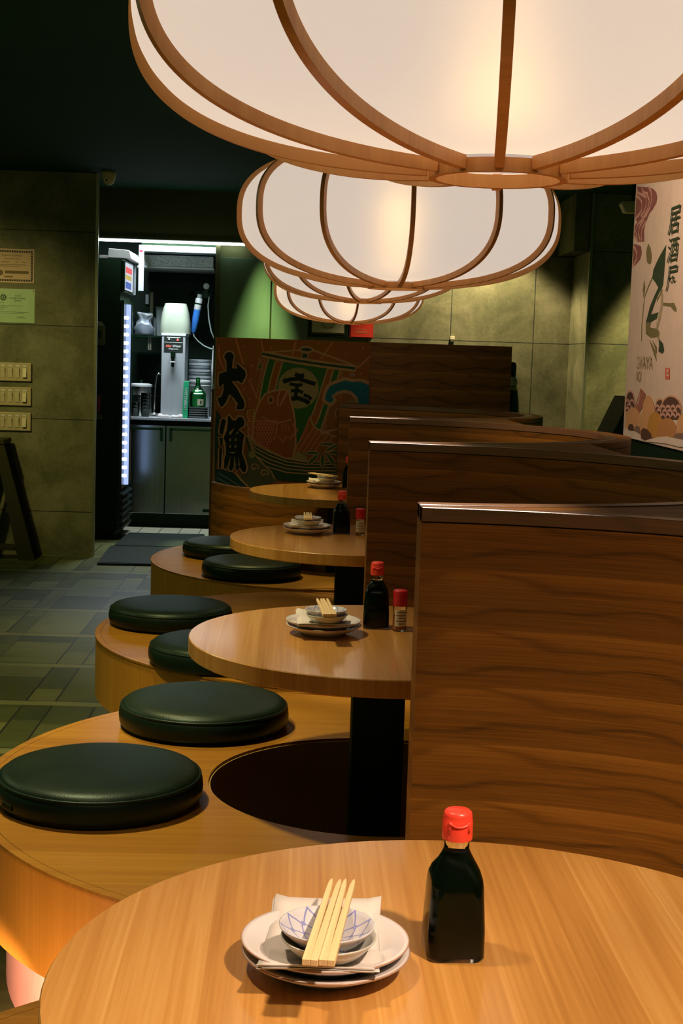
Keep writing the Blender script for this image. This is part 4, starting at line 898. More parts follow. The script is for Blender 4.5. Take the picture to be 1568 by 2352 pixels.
('bamboo_leaves','f','leaf',0,[(0.090,0.884),(0.114,0.892),(0.139,0.893),(0.163,0.891),(0.187,0.883),(0.162,0.875),(0.138,0.874),(0.114,0.876)]),
('bamboo_leaves','c','line',0.0065,[(0.090,0.884),(0.114,0.892),(0.139,0.893),(0.163,0.891),(0.187,0.883),(0.162,0.875),(0.138,0.874),(0.114,0.876)]),
('bamboo_leaves','f','leaf',0,[(0.121,0.842),(0.137,0.860),(0.155,0.873),(0.176,0.883),(0.199,0.888),(0.184,0.870),(0.165,0.856),(0.145,0.847)]),
('bamboo_leaves','c','line',0.0065,[(0.121,0.842),(0.137,0.860),(0.155,0.873),(0.176,0.883),(0.199,0.888),(0.184,0.870),(0.165,0.856),(0.145,0.847)]),
('bamboo_leaves','f','leaf',0,[(0.142,0.842),(0.162,0.849),(0.181,0.850),(0.200,0.846),(0.219,0.837),(0.199,0.830),(0.180,0.829),(0.161,0.833)]),
('bamboo_leaves','c','line',0.0065,[(0.142,0.842),(0.162,0.849),(0.181,0.850),(0.200,0.846),(0.219,0.837),(0.199,0.830),(0.180,0.829),(0.161,0.833)]),
('lettering','f','ink',0,[(-0.424,1.325),(-0.414,1.348),(-0.397,1.357),(-0.377,1.353),(-0.363,1.333),(-0.369,1.306),(-0.372,1.269),(-0.356,1.269),(-0.357,1.301),(-0.324,1.277),(-0.303,1.257),(-0.299,1.230),(-0.319,1.186),(-0.343,1.197),(-0.373,1.199),(-0.345,1.168),(-0.324,1.131),(-0.306,1.101),(-0.300,1.074),(-0.312,1.050),(-0.353,1.048),(-0.347,1.083),(-0.368,1.109),(-0.384,1.129),(-0.401,1.084),(-0.424,1.057),(-0.442,1.073),(-0.455,1.110),(-0.433,1.118),(-0.423,1.152),(-0.420,1.182),(-0.444,1.158),(-0.450,1.198),(-0.447,1.239),(-0.409,1.254),(-0.411,1.301)]),
('lettering','c','line',0.0094,[(-0.424,1.325),(-0.414,1.348),(-0.397,1.357),(-0.377,1.353),(-0.363,1.333),(-0.369,1.306),(-0.372,1.269),(-0.356,1.269),(-0.357,1.301),(-0.324,1.277),(-0.303,1.257),(-0.299,1.230),(-0.319,1.186),(-0.343,1.197),(-0.373,1.199),(-0.345,1.168),(-0.324,1.131),(-0.306,1.101),(-0.300,1.074),(-0.312,1.050),(-0.353,1.048),(-0.347,1.083),(-0.368,1.109),(-0.384,1.129),(-0.401,1.084),(-0.424,1.057),(-0.442,1.073),(-0.455,1.110),(-0.433,1.118),(-0.423,1.152),(-0.420,1.182),(-0.444,1.158),(-0.450,1.198),(-0.447,1.239),(-0.409,1.254),(-0.411,1.301)]),
('lettering','f','ink',0,[(-0.398,1.010),(-0.386,1.027),(-0.365,1.000),(-0.355,0.997),(-0.338,1.018),(-0.314,1.016),(-0.300,0.992),(-0.303,0.965),(-0.330,0.947),(-0.298,0.921),(-0.304,0.890),(-0.310,0.824),(-0.291,0.780),(-0.282,0.746),(-0.290,0.718),(-0.307,0.716),(-0.325,0.742),(-0.338,0.724),(-0.352,0.751),(-0.362,0.723),(-0.379,0.726),(-0.388,0.750),(-0.396,0.729),(-0.410,0.739),(-0.411,0.784),(-0.402,0.822),(-0.406,0.873),(-0.417,0.900),(-0.401,0.941),(-0.397,0.976)]),
('lettering','c','line',0.0094,[(-0.398,1.010),(-0.386,1.027),(-0.365,1.000),(-0.355,0.997),(-0.338,1.018),(-0.314,1.016),(-0.300,0.992),(-0.303,0.965),(-0.330,0.947),(-0.298,0.921),(-0.304,0.890),(-0.310,0.824),(-0.291,0.780),(-0.282,0.746),(-0.290,0.718),(-0.307,0.716),(-0.325,0.742),(-0.338,0.724),(-0.352,0.751),(-0.362,0.723),(-0.379,0.726),(-0.388,0.750),(-0.396,0.729),(-0.410,0.739),(-0.411,0.784),(-0.402,0.822),(-0.406,0.873),(-0.417,0.900),(-0.401,0.941),(-0.397,0.976)]),
('lettering','f','ink',0,[(-0.430,0.995),(-0.413,1.009),(-0.399,0.989),(-0.405,0.958),(-0.414,0.914),(-0.438,0.920),(-0.437,0.954)]),
('lettering','c','line',0.0069,[(-0.430,0.995),(-0.413,1.009),(-0.399,0.989),(-0.405,0.958),(-0.414,0.914),(-0.438,0.920),(-0.437,0.954)]),
('lettering','f','ink',0,[(-0.438,0.906),(-0.414,0.900),(-0.413,0.866),(-0.433,0.855)]),
('lettering','c','line',0.0069,[(-0.438,0.906),(-0.414,0.900),(-0.413,0.866),(-0.433,0.855)]),
('lettering','f','ink',0,[(-0.438,0.841),(-0.416,0.852),(-0.418,0.770),(-0.420,0.735),(-0.436,0.738)]),
('lettering','c','line',0.0069,[(-0.438,0.841),(-0.416,0.852),(-0.418,0.770),(-0.420,0.735),(-0.436,0.738)]),
('lettering','f','tan',0,[(-0.382,0.897),(-0.373,0.898),(-0.372,0.884),(-0.382,0.884)]),
('lettering','f','tan',0,[(-0.353,0.899),(-0.344,0.899),(-0.344,0.886),(-0.353,0.885)]),
('lettering','f','tan',0,[(-0.382,0.863),(-0.373,0.864),(-0.372,0.850),(-0.382,0.850)]),
('lettering','f','tan',0,[(-0.353,0.864),(-0.344,0.864),(-0.343,0.851),(-0.353,0.850)]),
('lettering','f','tan',0,[(-0.387,0.928),(-0.357,0.956),(-0.364,0.936),(-0.376,0.916)]),
('lettering','f','tan',0,[(-0.351,0.921),(-0.331,0.942),(-0.338,0.926)]),
('lettering','f','tan',0,[(-0.385,0.827),(-0.344,0.827),(-0.361,0.818)]),
('lettering','f','tan',0,[(-0.388,0.750),(-0.372,0.809),(-0.378,0.750)]),
('lettering','f','tan',0,[(-0.355,0.754),(-0.354,0.809),(-0.342,0.751)]),
('lettering','f','tan',0,[(-0.330,0.752),(-0.333,0.806),(-0.322,0.755)]),
]
BAN = [('onion_motif','f','plum',0,[(5.765,2.052),(5.535,2.025),(5.459,2.009),(5.410,1.991),(5.388,1.969),(5.401,1.950),(5.450,1.932),(5.502,1.922),(5.526,1.907),(5.559,1.888),(5.572,1.863),(5.562,1.821),(5.669,1.829),(5.764,1.855),(5.764,1.896),(5.698,1.910),(5.755,1.925),(5.757,1.977),(5.763,2.022)]),
('onion_motif','s','pinkline',0.011,[(5.745,2.049),(5.715,2.026)]),
('onion_motif','s','pinkline',0.011,[(5.655,2.039),(5.626,2.016),(5.548,2.002)]),
('onion_motif','s','pinkline',0.011,[(5.760,2.029),(5.643,2.009),(5.573,1.992),(5.562,1.963),(5.589,1.939),(5.643,1.927)]),
('onion_motif','s','pinkline',0.011,[(5.761,2.014),(5.690,2.003),(5.636,1.979),(5.634,1.950),(5.674,1.935),(5.755,1.925)]),
('onion_motif','s','pinkline',0.011,[(5.535,2.025),(5.493,2.003),(5.478,1.975),(5.498,1.945),(5.548,1.922),(5.622,1.916)]),
('onion_motif','s','pinkline',0.011,[(5.556,1.999),(5.514,1.973),(5.534,1.942),(5.585,1.921)]),
('onion_motif','s','pinkline',0.011,[(5.754,1.857),(5.669,1.830)]),
('onion_motif','s','pinkline',0.011,[(5.611,1.911),(5.685,1.900),(5.719,1.876),(5.682,1.842)]),
('onion_motif','s','pinkline',0.011,[(5.582,1.908),(5.654,1.888),(5.667,1.863),(5.631,1.831)]),
('onion_motif','s','pinkline',0.011,[(5.551,1.896),(5.612,1.876),(5.620,1.848),(5.601,1.828)]),
('onion_motif','f','plum',0,[(5.762,1.826),(5.666,1.817),(5.611,1.807),(5.590,1.779),(5.614,1.756),(5.688,1.741),(5.761,1.735),(5.762,1.780)]),
('onion_motif','s','pinkline',0.012,[(5.760,1.817),(5.702,1.803),(5.672,1.780),(5.682,1.759),(5.756,1.735)]),
('onion_motif','f','brush',0,[(5.494,1.809),(5.454,1.790),(5.424,1.756),(5.431,1.731),(5.458,1.727),(5.496,1.737),(5.519,1.774),(5.510,1.795)]),
('ink_brushwork','f','inkg',0,[(5.215,1.782),(5.218,1.741),(5.222,1.684),(5.228,1.639),(5.250,1.623),(5.289,1.608),(5.320,1.589),(5.357,1.560),(5.387,1.536),(5.334,1.538),(5.274,1.541),(5.295,1.518),(5.381,1.507),(5.463,1.509),(5.441,1.533),(5.412,1.567),(5.349,1.605),(5.299,1.632),(5.342,1.651),(5.400,1.672),(5.389,1.702),(5.350,1.725),(5.296,1.751)]),
('ink_brushwork','s','brush',0.01,[(5.400,1.672),(5.456,1.642),(5.504,1.609),(5.518,1.566),(5.519,1.511)]),
('ink_brushwork','f','brush',0,[(5.528,1.674),(5.502,1.642),(5.521,1.603),(5.542,1.633)]),
('ink_brushwork','s','brush',0.01,[(5.233,1.620),(5.310,1.584)]),
('ink_brushwork','s','tanb',0.03,[(5.234,1.608),(5.235,1.556),(5.266,1.504)]),
('ink_brushwork','f','brush',0,[(5.214,1.574),(5.122,1.568),(5.058,1.567),(5.023,1.548),(5.016,1.534),(5.052,1.537),(5.103,1.555),(5.211,1.562)]),
('ink_brushwork','s','tanb',0.035,[(5.275,1.504),(5.285,1.473),(5.245,1.447)]),
('ink_brushwork','f','brush',0,[(5.463,1.509),(5.381,1.507),(5.394,1.488),(5.304,1.482),(5.250,1.470),(5.254,1.451),(5.367,1.448),(5.453,1.465)]),
('ink_brushwork','s','brush',0.009,[(5.528,1.511),(5.516,1.438)]),
('ink_brushwork','f','inkg',0,[(5.244,1.443),(5.181,1.425),(5.159,1.400),(5.181,1.388),(5.242,1.397),(5.238,1.416)]),
('ink_brushwork','f','brush',0,[(5.393,1.443),(5.334,1.421),(5.286,1.399),(5.259,1.359),(5.309,1.386)]),
('ink_brushwork','f','brush',0,[(5.348,1.442),(5.272,1.414),(5.265,1.386),(5.307,1.416)]),
('red_seal','f','seal',0,[(5.127,1.338),(5.065,1.337),(5.058,1.297),(5.121,1.297)]),
('red_seal','s','paper',0.006,[(5.106,1.330),(5.082,1.330)]),
('red_seal','s','paper',0.006,[(5.104,1.322),(5.076,1.323),(5.091,1.316)]),
('red_seal','s','paper',0.006,[(5.106,1.310),(5.078,1.312),(5.072,1.304)]),
('rock_mounds','f','peach',0,[(5.731,1.155),(5.737,1.195),(5.733,1.215),(5.721,1.229),(5.705,1.239),(5.684,1.245),(5.662,1.247),(5.638,1.246),(5.616,1.241),(5.596,1.232),(5.579,1.219),(5.566,1.200),(5.554,1.162)]),
('rock_mounds','f','plumd',0,[(5.717,1.156),(5.722,1.192),(5.719,1.210),(5.710,1.222),(5.696,1.231),(5.679,1.237),(5.660,1.239),(5.640,1.238),(5.621,1.233),(5.604,1.225),(5.589,1.213),(5.578,1.196),(5.567,1.161)]),
('rock_mounds','s','pinkline',0.01,[(5.729,1.190),(5.723,1.200),(5.698,1.206),(5.670,1.202),(5.660,1.192)]),
('rock_mounds','s','pinkline',0.01,[(5.653,1.193),(5.648,1.203),(5.623,1.208),(5.596,1.204),(5.586,1.195)]),
('rock_mounds','s','pinkline',0.01,[(5.698,1.176),(5.693,1.186),(5.668,1.192),(5.640,1.188),(5.631,1.178)]),
('rock_mounds','s','pinkline',0.01,[(5.722,1.160),(5.716,1.171),(5.691,1.176),(5.663,1.172),(5.653,1.163)]),
('rock_mounds','s','pinkline',0.01,[(5.646,1.163),(5.641,1.173),(5.616,1.179),(5.589,1.175),(5.579,1.166)]),
('rock_mounds','f','brick',0,[(5.484,1.257),(5.400,1.237),(5.420,1.204),(5.452,1.181),(5.494,1.157),(5.567,1.182),(5.535,1.212)]),
('rock_mounds','s','pinkline',0.006,[(5.490,1.242),(5.504,1.201)]),
('rock_mounds','s','pinkline',0.006,[(5.499,1.233),(5.513,1.197)]),
('rock_mounds','s','pinkline',0.006,[(5.508,1.223),(5.521,1.192)]),
('rock_mounds','s','pinkline',0.006,[(5.518,1.214),(5.530,1.187)]),
('rock_mounds','s','pinkline',0.006,[(5.527,1.205),(5.538,1.183)]),
('rock_mounds','f','peach',0,[(5.245,1.167),(5.248,1.193),(5.243,1.206),(5.232,1.215),(5.217,1.222),(5.199,1.226),(5.179,1.228),(5.158,1.227),(5.138,1.224),(5.121,1.219),(5.107,1.210),(5.097,1.198),(5.088,1.173)]),
('rock_mounds','f','plumd',0,[(5.233,1.167),(5.236,1.190),(5.232,1.201),(5.223,1.210),(5.210,1.215),(5.194,1.219),(5.177,1.221),(5.159,1.220),(5.143,1.217),(5.128,1.212),(5.116,1.205),(5.107,1.195),(5.100,1.172)]),
('rock_mounds','s','pinkline',0.01,[(5.241,1.185),(5.236,1.195),(5.213,1.200),(5.188,1.196),(5.180,1.188)]),
('rock_mounds','s','pinkline',0.01,[(5.173,1.188),(5.168,1.197),(5.146,1.202),(5.122,1.198),(5.113,1.190)]),
('rock_mounds','s','pinkline',0.01,[(5.214,1.172),(5.209,1.181),(5.186,1.186),(5.162,1.183),(5.153,1.174)]),
('rock_mounds','f','peach',0,[(5.156,1.151),(5.160,1.191),(5.148,1.210),(5.127,1.224),(5.097,1.234),(5.061,1.240),(5.023,1.243),(4.984,1.242),(4.948,1.238),(4.916,1.230),(4.891,1.218),(4.873,1.200),(4.860,1.164)]),
('rock_mounds','f','plumd',0,[(5.145,1.152),(5.148,1.188),(5.137,1.206),(5.117,1.219),(5.089,1.228),(5.057,1.234),(5.021,1.236),(4.985,1.235),(4.952,1.231),(4.922,1.224),(4.899,1.213),(4.882,1.197),(4.870,1.163)]),
('rock_mounds','s','pinkline',0.01,[(5.156,1.187),(5.151,1.196),(5.127,1.201),(5.101,1.198),(5.092,1.189)]),
('rock_mounds','s','pinkline',0.01,[(5.085,1.190),(5.079,1.199),(5.056,1.203),(5.030,1.200),(5.022,1.192)]),
('rock_mounds','s','pinkline',0.01,[(5.015,1.192),(5.010,1.201),(4.987,1.206),(4.962,1.202),(4.954,1.194)]),
('rock_mounds','s','pinkline',0.01,[(4.947,1.194),(4.942,1.203),(4.920,1.208),(4.896,1.205),(4.887,1.196)]),
('rock_mounds','s','pinkline',0.01,[(5.128,1.173),(5.122,1.182),(5.098,1.187),(5.073,1.184),(5.064,1.176)]),
('rock_mounds','s','pinkline',0.01,[(5.057,1.176),(5.052,1.185),(5.028,1.190),(5.003,1.187),(4.994,1.178)]),
('rock_mounds','s','pinkline',0.01,[(4.988,1.179),(4.983,1.187),(4.960,1.192),(4.936,1.189),(4.927,1.181)]),
('rock_mounds','s','pinkline',0.01,[(5.150,1.158),(5.144,1.167),(5.120,1.172),(5.094,1.169),(5.085,1.160)]),
('rock_mounds','s','pinkline',0.01,[(5.078,1.160),(5.073,1.170),(5.049,1.175),(5.024,1.171),(5.015,1.163)]),
('rock_mounds','s','pinkline',0.01,[(5.008,1.163),(5.003,1.172),(4.980,1.177),(4.956,1.174),(4.947,1.166)]),
('rock_mounds','s','pinkline',0.01,[(4.941,1.166),(4.936,1.175),(4.913,1.180),(4.889,1.177),(4.881,1.168)]),
('rock_mounds','f','peach2',0,[(5.441,1.069),(5.449,1.124),(5.445,1.163),(5.431,1.193),(5.410,1.215),(5.383,1.229),(5.352,1.234),(5.319,1.230),(5.287,1.218),(5.258,1.198),(5.233,1.170),(5.213,1.135),(5.197,1.082)]),
('rock_mounds','f','peach2',0,[(5.717,1.156),(5.625,1.175),(5.547,1.180),(5.446,1.155),(5.432,1.094),(5.701,1.090)]),
('rock_mounds','f','ochre',0,[(5.336,1.075),(5.341,1.117),(5.333,1.138),(5.316,1.153),(5.291,1.164),(5.262,1.171),(5.230,1.174),(5.198,1.173),(5.167,1.168),(5.140,1.160),(5.118,1.147),(5.102,1.128),(5.089,1.088)]),
('rock_mounds','f','ochre2',0,[(5.180,1.081),(5.182,1.114),(5.171,1.130),(5.151,1.142),(5.124,1.151),(5.091,1.157),(5.056,1.160),(5.021,1.160),(4.988,1.157),(4.959,1.150),(4.936,1.141),(4.920,1.127),(4.908,1.096)]),
('rock_mounds','f','peach2',0,[(4.916,1.096),(4.921,1.133),(4.916,1.151),(4.904,1.164),(4.887,1.174),(4.867,1.179),(4.844,1.182),(4.821,1.181),(4.799,1.177),(4.780,1.169),(4.763,1.158),(4.751,1.141),(4.741,1.105)]),
('rock_mounds','f','plumd',0,[(5.654,1.087),(5.655,1.098),(5.652,1.104),(5.645,1.108),(5.635,1.111),(5.623,1.113),(5.611,1.114),(5.598,1.114),(5.586,1.113),(5.575,1.111),(5.566,1.108),(5.560,1.103),(5.556,1.092)]),
('rock_mounds','f','plumd2',0,[(5.552,1.074),(5.554,1.090),(5.549,1.097),(5.542,1.103),(5.530,1.107),(5.517,1.110),(5.503,1.111),(5.488,1.111),(5.474,1.110),(5.461,1.107),(5.451,1.102),(5.444,1.095),(5.438,1.080)]),
('rock_mounds','f','plumd',0,[(5.437,1.094),(5.408,1.108),(5.334,1.105),(5.277,1.091),(5.255,1.073),(5.350,1.059),(5.426,1.068)]),
('rock_mounds','f','plumd2',0,[(4.960,1.085),(4.959,1.097),(4.951,1.103),(4.937,1.108),(4.918,1.111),(4.895,1.114),(4.871,1.116),(4.847,1.117),(4.825,1.116),(4.805,1.115),(4.790,1.112),(4.780,1.107),(4.774,1.096)]),
('rock_mounds','f','foam',0,[(5.702,1.094),(5.624,1.086),(5.526,1.088),(5.448,1.080),(5.425,1.063),(5.386,1.052),(5.282,1.073),(5.164,1.086),(5.042,1.095),(4.954,1.094),(4.831,1.095),(4.738,1.094),(4.734,1.073),(4.887,1.068),(5.028,1.069),(5.159,1.066),(5.349,1.052),(5.565,1.044),(5.736,1.041),(5.744,1.074)]),
]

# ------------------------------------------------------------------ painted screen behind the farthest booth
def stroke(g, pts, w, y, closed=False):
    P = [Vector(p) for p in pts]; n = len(P); L = []; Rr = []
    for i in range(n):
        a = P[i - 1] if (i > 0 or closed) else P[i]; b = P[(i + 1) % n] if (i < n - 1 or closed) else P[i]
        d = b - a
        d = d.normalized() if d.length > 1e-6 else Vector((1, 0)); nn = Vector((-d.y, d.x)) * (w / 2)
        L.append(P[i] + nn); Rr.append(P[i] - nn)
    m = n if closed else n - 1
    v = [(p.x, y, p.y) for p in L] + [(p.x, y, p.y) for p in Rr]
    g.add(v, [(i, (i + 1) % n, n + (i + 1) % n, n + i) for i in range(m)])
def clipx(pts, x0, x1, z0, z1): return [(min(max(p[0], x0), x1), min(max(p[1], z0), z1)) for p in pts]
scr = thing('painted_screen', 'tall wooden screen behind the farthest booth, left half painted with a red fish and ship', 'screen', (0, 0, 0))
SX0, SX1, SXM = -0.462, 1.097, 0.350
G().box(SX0 - 0.004, SX1, 7.552, 7.600, 0.0, 1.428).o('board', 'walnut', scr, uvf=boxuv)
G().box(SX0 - 0.004, SX0, 7.548, 7.600, 0.0, 1.428).o('edge_strip', 'trim_metal', scr)
mg = G().box(SX0, SXM, 7.549, 7.552, 0.60, 1.428); mur = None
grp = {}; order = []
for n_, (gname, kind, col, wd, pts) in enumerate(MUR):
    y = 7.5487 - 0.00004 * n_
    g = grp.setdefault(gname, {}).setdefault(col, G())
    pts = clipx(pts, SX0 + 0.001, SXM - 0.001, 0.605, 1.427)
    if kind == 'f': g.add([(p[0], y, p[1]) for p in pts], [tuple(range(len(pts)))])
    else: stroke(g, pts, wd, y, kind == 'c')
for c_ in grp['sun_rays'].values(): mg.add(c_.v, c_.f, 1)
mur = mg.o('mural', ['m_red', 'm_orange'], scr, label='red painted picture with orange rays')
del grp['sun_rays']
for gname, cols in grp.items():
    big = G(); names = list(cols)
    for i, c_ in enumerate(names): big.add(cols[c_].v, cols[c_].f, i)
    big.o(gname, ['m_' + c_ for c_ in names], mur)
# curved walnut back panel of the farthest bench and the low end wall beside the kitchen opening
t = thing('curved_bench_back', 'low curved walnut panel below the painted fish picture', 'bench back', (0, 0, 0))
pp = [(-0.462, 7.40), (-0.40, 7.25), (-0.33, 7.15), (-0.24, 7.085), (-0.12, 7.045), (0.02, 7.03), (0.14, 7.03)]
pp2 = [(x + 0.012, y + 0.03) for x, y in pp]
P = pp + pp2[::-1]
G().prism(P, 0.3915, 0.672).o('panel', 'walnut', t, uvf=side_uv(P, 0.9), smooth=30)
G().prism([(x, y) for x, y in P], 0.672, 0.678).o('top_edge', 'walnut_top', t, uvf=side_uv(P, 0.9), smooth=30)
t = thing('low_end_wall', 'narrow dark wooden end wall between the painted screen and the kitchen counter', 'low wall', (0, 0, 0))
G().box(-0.535, -0.40, 8.40, 8.46, 0, 1.12).o('panel', 'walnut', t, uvf=boxuv)
G().box(-0.538, -0.397, 8.397, 8.463, 1.12, 1.135).o('top_cap', 'walnut_top', t, uvf=boxuv)
t = thing('napkin_holder', 'tiny white folded cloth on top of the narrow wooden end wall', 'cloth', (-0.515, 8.43, 1.135))
G().lathe([(0, 0), (0.018, 0), (0.020, 0.012), (0.012, 0.03), (0.006, 0.048), (0.008, 0.062), (0, 0.066)], 14).o('folded_cloth', 'paper', t, True)

# ------------------------------------------------------------------ printed wall covering on the right
t = thing('printed_wall_panel', 'large pale wall print with ink plant, red seal and scaly rocks on the right wall', 'wall print', (0, 0, 0))
G().box(1.302, 1.31, 2.6, 5.742, 1.056, CZ - 0.01).o('backing', 'b_paper', t)
G().box(1.302, 1.508, 5.742, 5.752, 1.075, CZ - 0.01).o('return_edge', 'b_paper', t)
grp = {}
for n_, (gname, kind, col, wd, pts) in enumerate(BAN):
    xx = 1.3018 - 0.00004 * n_
    g = grp.setdefault(gname, {}).setdefault(col, G())
    pts = clipx(pts, 4.0, 5.74, 1.058, CZ - 0.012)
    h = G()
    if kind == 'f': h.add([(p[0], 0, p[1]) for p in pts], [tuple(range(len(pts)))])
    else: stroke(h, pts, wd, 0, kind == 'c')
    g.add([(xx, v[0], v[2]) for v in h.v], h.f)
for gname, cols in grp.items():
    big = G(); names = list(cols)
    for i, c_ in enumerate(names): big.add(cols[c_].v, cols[c_].f, i)
    big.o(gname, ['b_' + c_ for c_ in names], t)
def rightT(y, z, shear=0.0): return Matrix(((0, 0, -1, 1.2975), (-1, 0, 0, y), (0, 1, 0, z), (0, 0, 0, 1)))
g = G()
for ch, (ya, za, yb, zb) in zip('居酒屋', ((5.186, 1.913, 5.030, 1.806), (5.178, 1.804, 5.024, 1.707), (5.172, 1.703, 5.026, 1.606))):
    fit_text(g, ch, ya - yb, (za - zb) * 0.90, rightT((ya + yb) / 2, (za + zb) / 2), offset=0.004, shear=0.12)
g.o('vertical_lettering', 'b_inkg', t)
g = G()
fit_text(g, 'IZAK', 0.075, 0.046, rightT(5.522, 1.358)); fit_text(g, 'AYA', 0.165, 0.046, rightT(5.395, 1.358)); fit_text(g, 'KI', 0.070, 0.040, rightT(5.522, 1.305))
g.o('latin_lettering', 'b_tanb', t)

# ------------------------------------------------------------------ things on the left wall
YW = 9.28
t = thing('certificate', 'pinkish licence certificate with black border, upper of the two papers on the left wall', 'certificate', (0, 0, 0))
G().box(-2.045, -1.740, YW - 0.004, YW, 1.754, 1.969).o('sheet', 'cert_pink', t)
g = G()
for k in range(19):
    g.box(-2.036 + 0.0152 * k, -2.036 + 0.0152 * k + 0.0118, YW - 0.0046, YW - 0.004, 1.946, 1.958).box(-2.036 + 0.0152 * k, -2.036 + 0.0152 * k + 0.0118, YW - 0.0046, YW - 0.004, 1.764, 1.776)
for k in range(12):
    for x in (-2.036, -1.761): g.box(x, x + 0.012, YW - 0.0046, YW - 0.004, 1.777 + 0.0140 * k, 1.777 + 0.0140 * k + 0.011)
g.o('border', 'ink', t)
g = G(); fit_text(g, 'Liquor Licence', 0.13, 0.018, wallT(-1.880, YW - 0.0046, 1.926))
for z, a, b in ((1.905, -1.93, -1.83), (1.885, -1.95, -1.90), (1.885, -1.86, -1.84), (1.885, -1.82, -1.79), (1.868, -2.02, -1.79), (1.858, -2.02, -1.83)): g.box(a, b, YW - 0.0046, YW - 0.004, z - 0.0018, z + 0.0018)
g.box(-1.925, -1.775, YW - 0.0046, YW - 0.004, 1.812, 1.830).box(-1.93, -1.875, YW - 0.0046, YW - 0.004, 1.788, 1.796)
g.lathe([(0, 0), (0.018, 0), (0.018, 0.0006), (0.013, 0.0006), (0.013, 0.0012), (0, 0.0012)], 20, T=wallT(-1.955, YW - 0.0042, 1.816))
g.o('print', 'print_brown', t)
t = thing('permit', 'pale green permit sheet, lower of the two papers on the left wall', 'certificate', (0, 0, 0))
G().box(-2.045, -1.735, YW - 0.004, YW, 1.501, 1.716).o('sheet', 'cert_green', t)
g = G(); fit_text(g, 'FOOD', 0.036, 0.011, wallT(-1.842, YW - 0.0046, 1.672)); fit_text(g, 'ESTABLISHMENT', 0.105, 0.011, wallT(-1.842, YW - 0.0046, 1.656)); fit_text(g, 'PERMIT', 0.048, 0.011, wallT(-1.842, YW - 0.0046, 1.640))
g.lathe([(0.011, 0), (0.020, 0), (0.020, 0.0008), (0.011, 0.0008)], 22, T=wallT(-1.935, YW - 0.0042, 1.660), close=True).lathe([(0, 0), (0.007, 0), (0.007, 0.0008), (0, 0.0008)], 12, T=wallT(-1.935, YW - 0.0042, 1.660))
for z, a, b in ((1.628, -2.03, -1.93), (1.608, -1.95, -1.81), (1.598, -2.03, -1.90), (1.585, -2.03, -1.93), (1.568, -2.03, -1.775), (1.560, -2.03, -1.80), (1.540, -1.84, -1.80), (1.532, -1.85, -1.79)): g.box(a, b, YW - 0.0046, YW - 0.004, z - 0.0011, z + 0.0011)
g.o('print', 'print_green', t)
t2 = G().lathe([(0, 0), (0.006, 0), (0.006, 0.004), (0, 0.006)], 12, T=wallT(-1.748, YW - 0.004, 1.708)).o('push_pin', 'white', t, True)
SWL = ['topmost of three ivory switch plates with four rocker switches on the left wall', 'middle one of three ivory switch plates with four rocker switches on the left wall', 'lowest of three ivory switch plates with four rocker switches on the left wall']
sw = thing('switch_plate', SWL[0], 'light switch', (-1.861, YW, 1.187), group='ivory switch plates on the left wall')
G().box(-0.110, 0.110, -0.018, 0, -0.059, 0.059).o('plate', 'offwhite', sw, bevel=0.003)
for k in range(4):
    x = -0.069 + 0.046 * k
    f_ = G().box(x - 0.014, x + 0.014, -0.0195, -0.018, -0.034, 0.046).o('switch_frame', 'offwhite', sw)
    T = Matrix.Translation((x, -0.019, -0.004)) @ Matrix.Rotation(R(12 if k != 3 else -9), 4, 'X')
    G().box(-0.0125, 0.0125, -0.010, 0.002, -0.032, 0.028, T=T).o('rocker', 'ivory_light', f_, bevel=0.001)
    G().box(x - 0.013, x + 0.013, -0.0205, -0.0195, 0.034, 0.044).o('name_strip', 'white', f_)
for k, z in ((1, 1.030), (2, 0.868)):
    c = copy_tree(sw); c.location = (-1.861, YW, z); c['label'] = SWL[k]
# A-frame stand at the bottom left
t = thing('folding_stand', 'dark folding A-frame stand leaning by the left wall, cut by the photo edge', 'folding stand', (0, 0, 0))
for ya in (9.02, 9.21):
    G().loft([[(-1.93, ya - 0.012, 0.74), (-1.872, ya - 0.012, 0.74), (-1.872, ya + 0.012, 0.74), (-1.93, ya + 0.012, 0.74)], [(-1.775, ya - 0.012, 0), (-1.672, ya - 0.012, 0), (-1.672, ya + 0.012, 0), (-1.775, ya + 0.012, 0)]]).o('leg', 'stand_wood', t)
    G().loft([[(-1.93, ya - 0.01, 0.74), (-1.88, ya - 0.01, 0.74), (-1.88, ya + 0.01, 0.74), (-1.93, ya + 0.01, 0.74)], [(-2.14, ya - 0.01, 0), (-2.06, ya - 0.01, 0), (-2.06, ya + 0.01, 0), (-2.14, ya + 0.01, 0)]]).o('leg', 'stand_wood', t)
G().box(-1.935, -1.868, 9.0, 9.235, 0.735, 0.765).o('top_rail', 'stand_wood', t, bevel=0.004)
G().box(-1.86, -1.79, 9.03, 9.20, 0.30, 0.33).o('cross_rail', 'stand_wood', t)
G().box(-2.02, -1.80, 9.03, 9.20, 0.06, 0.08).o('lower_shelf', 'stand_wood', t)

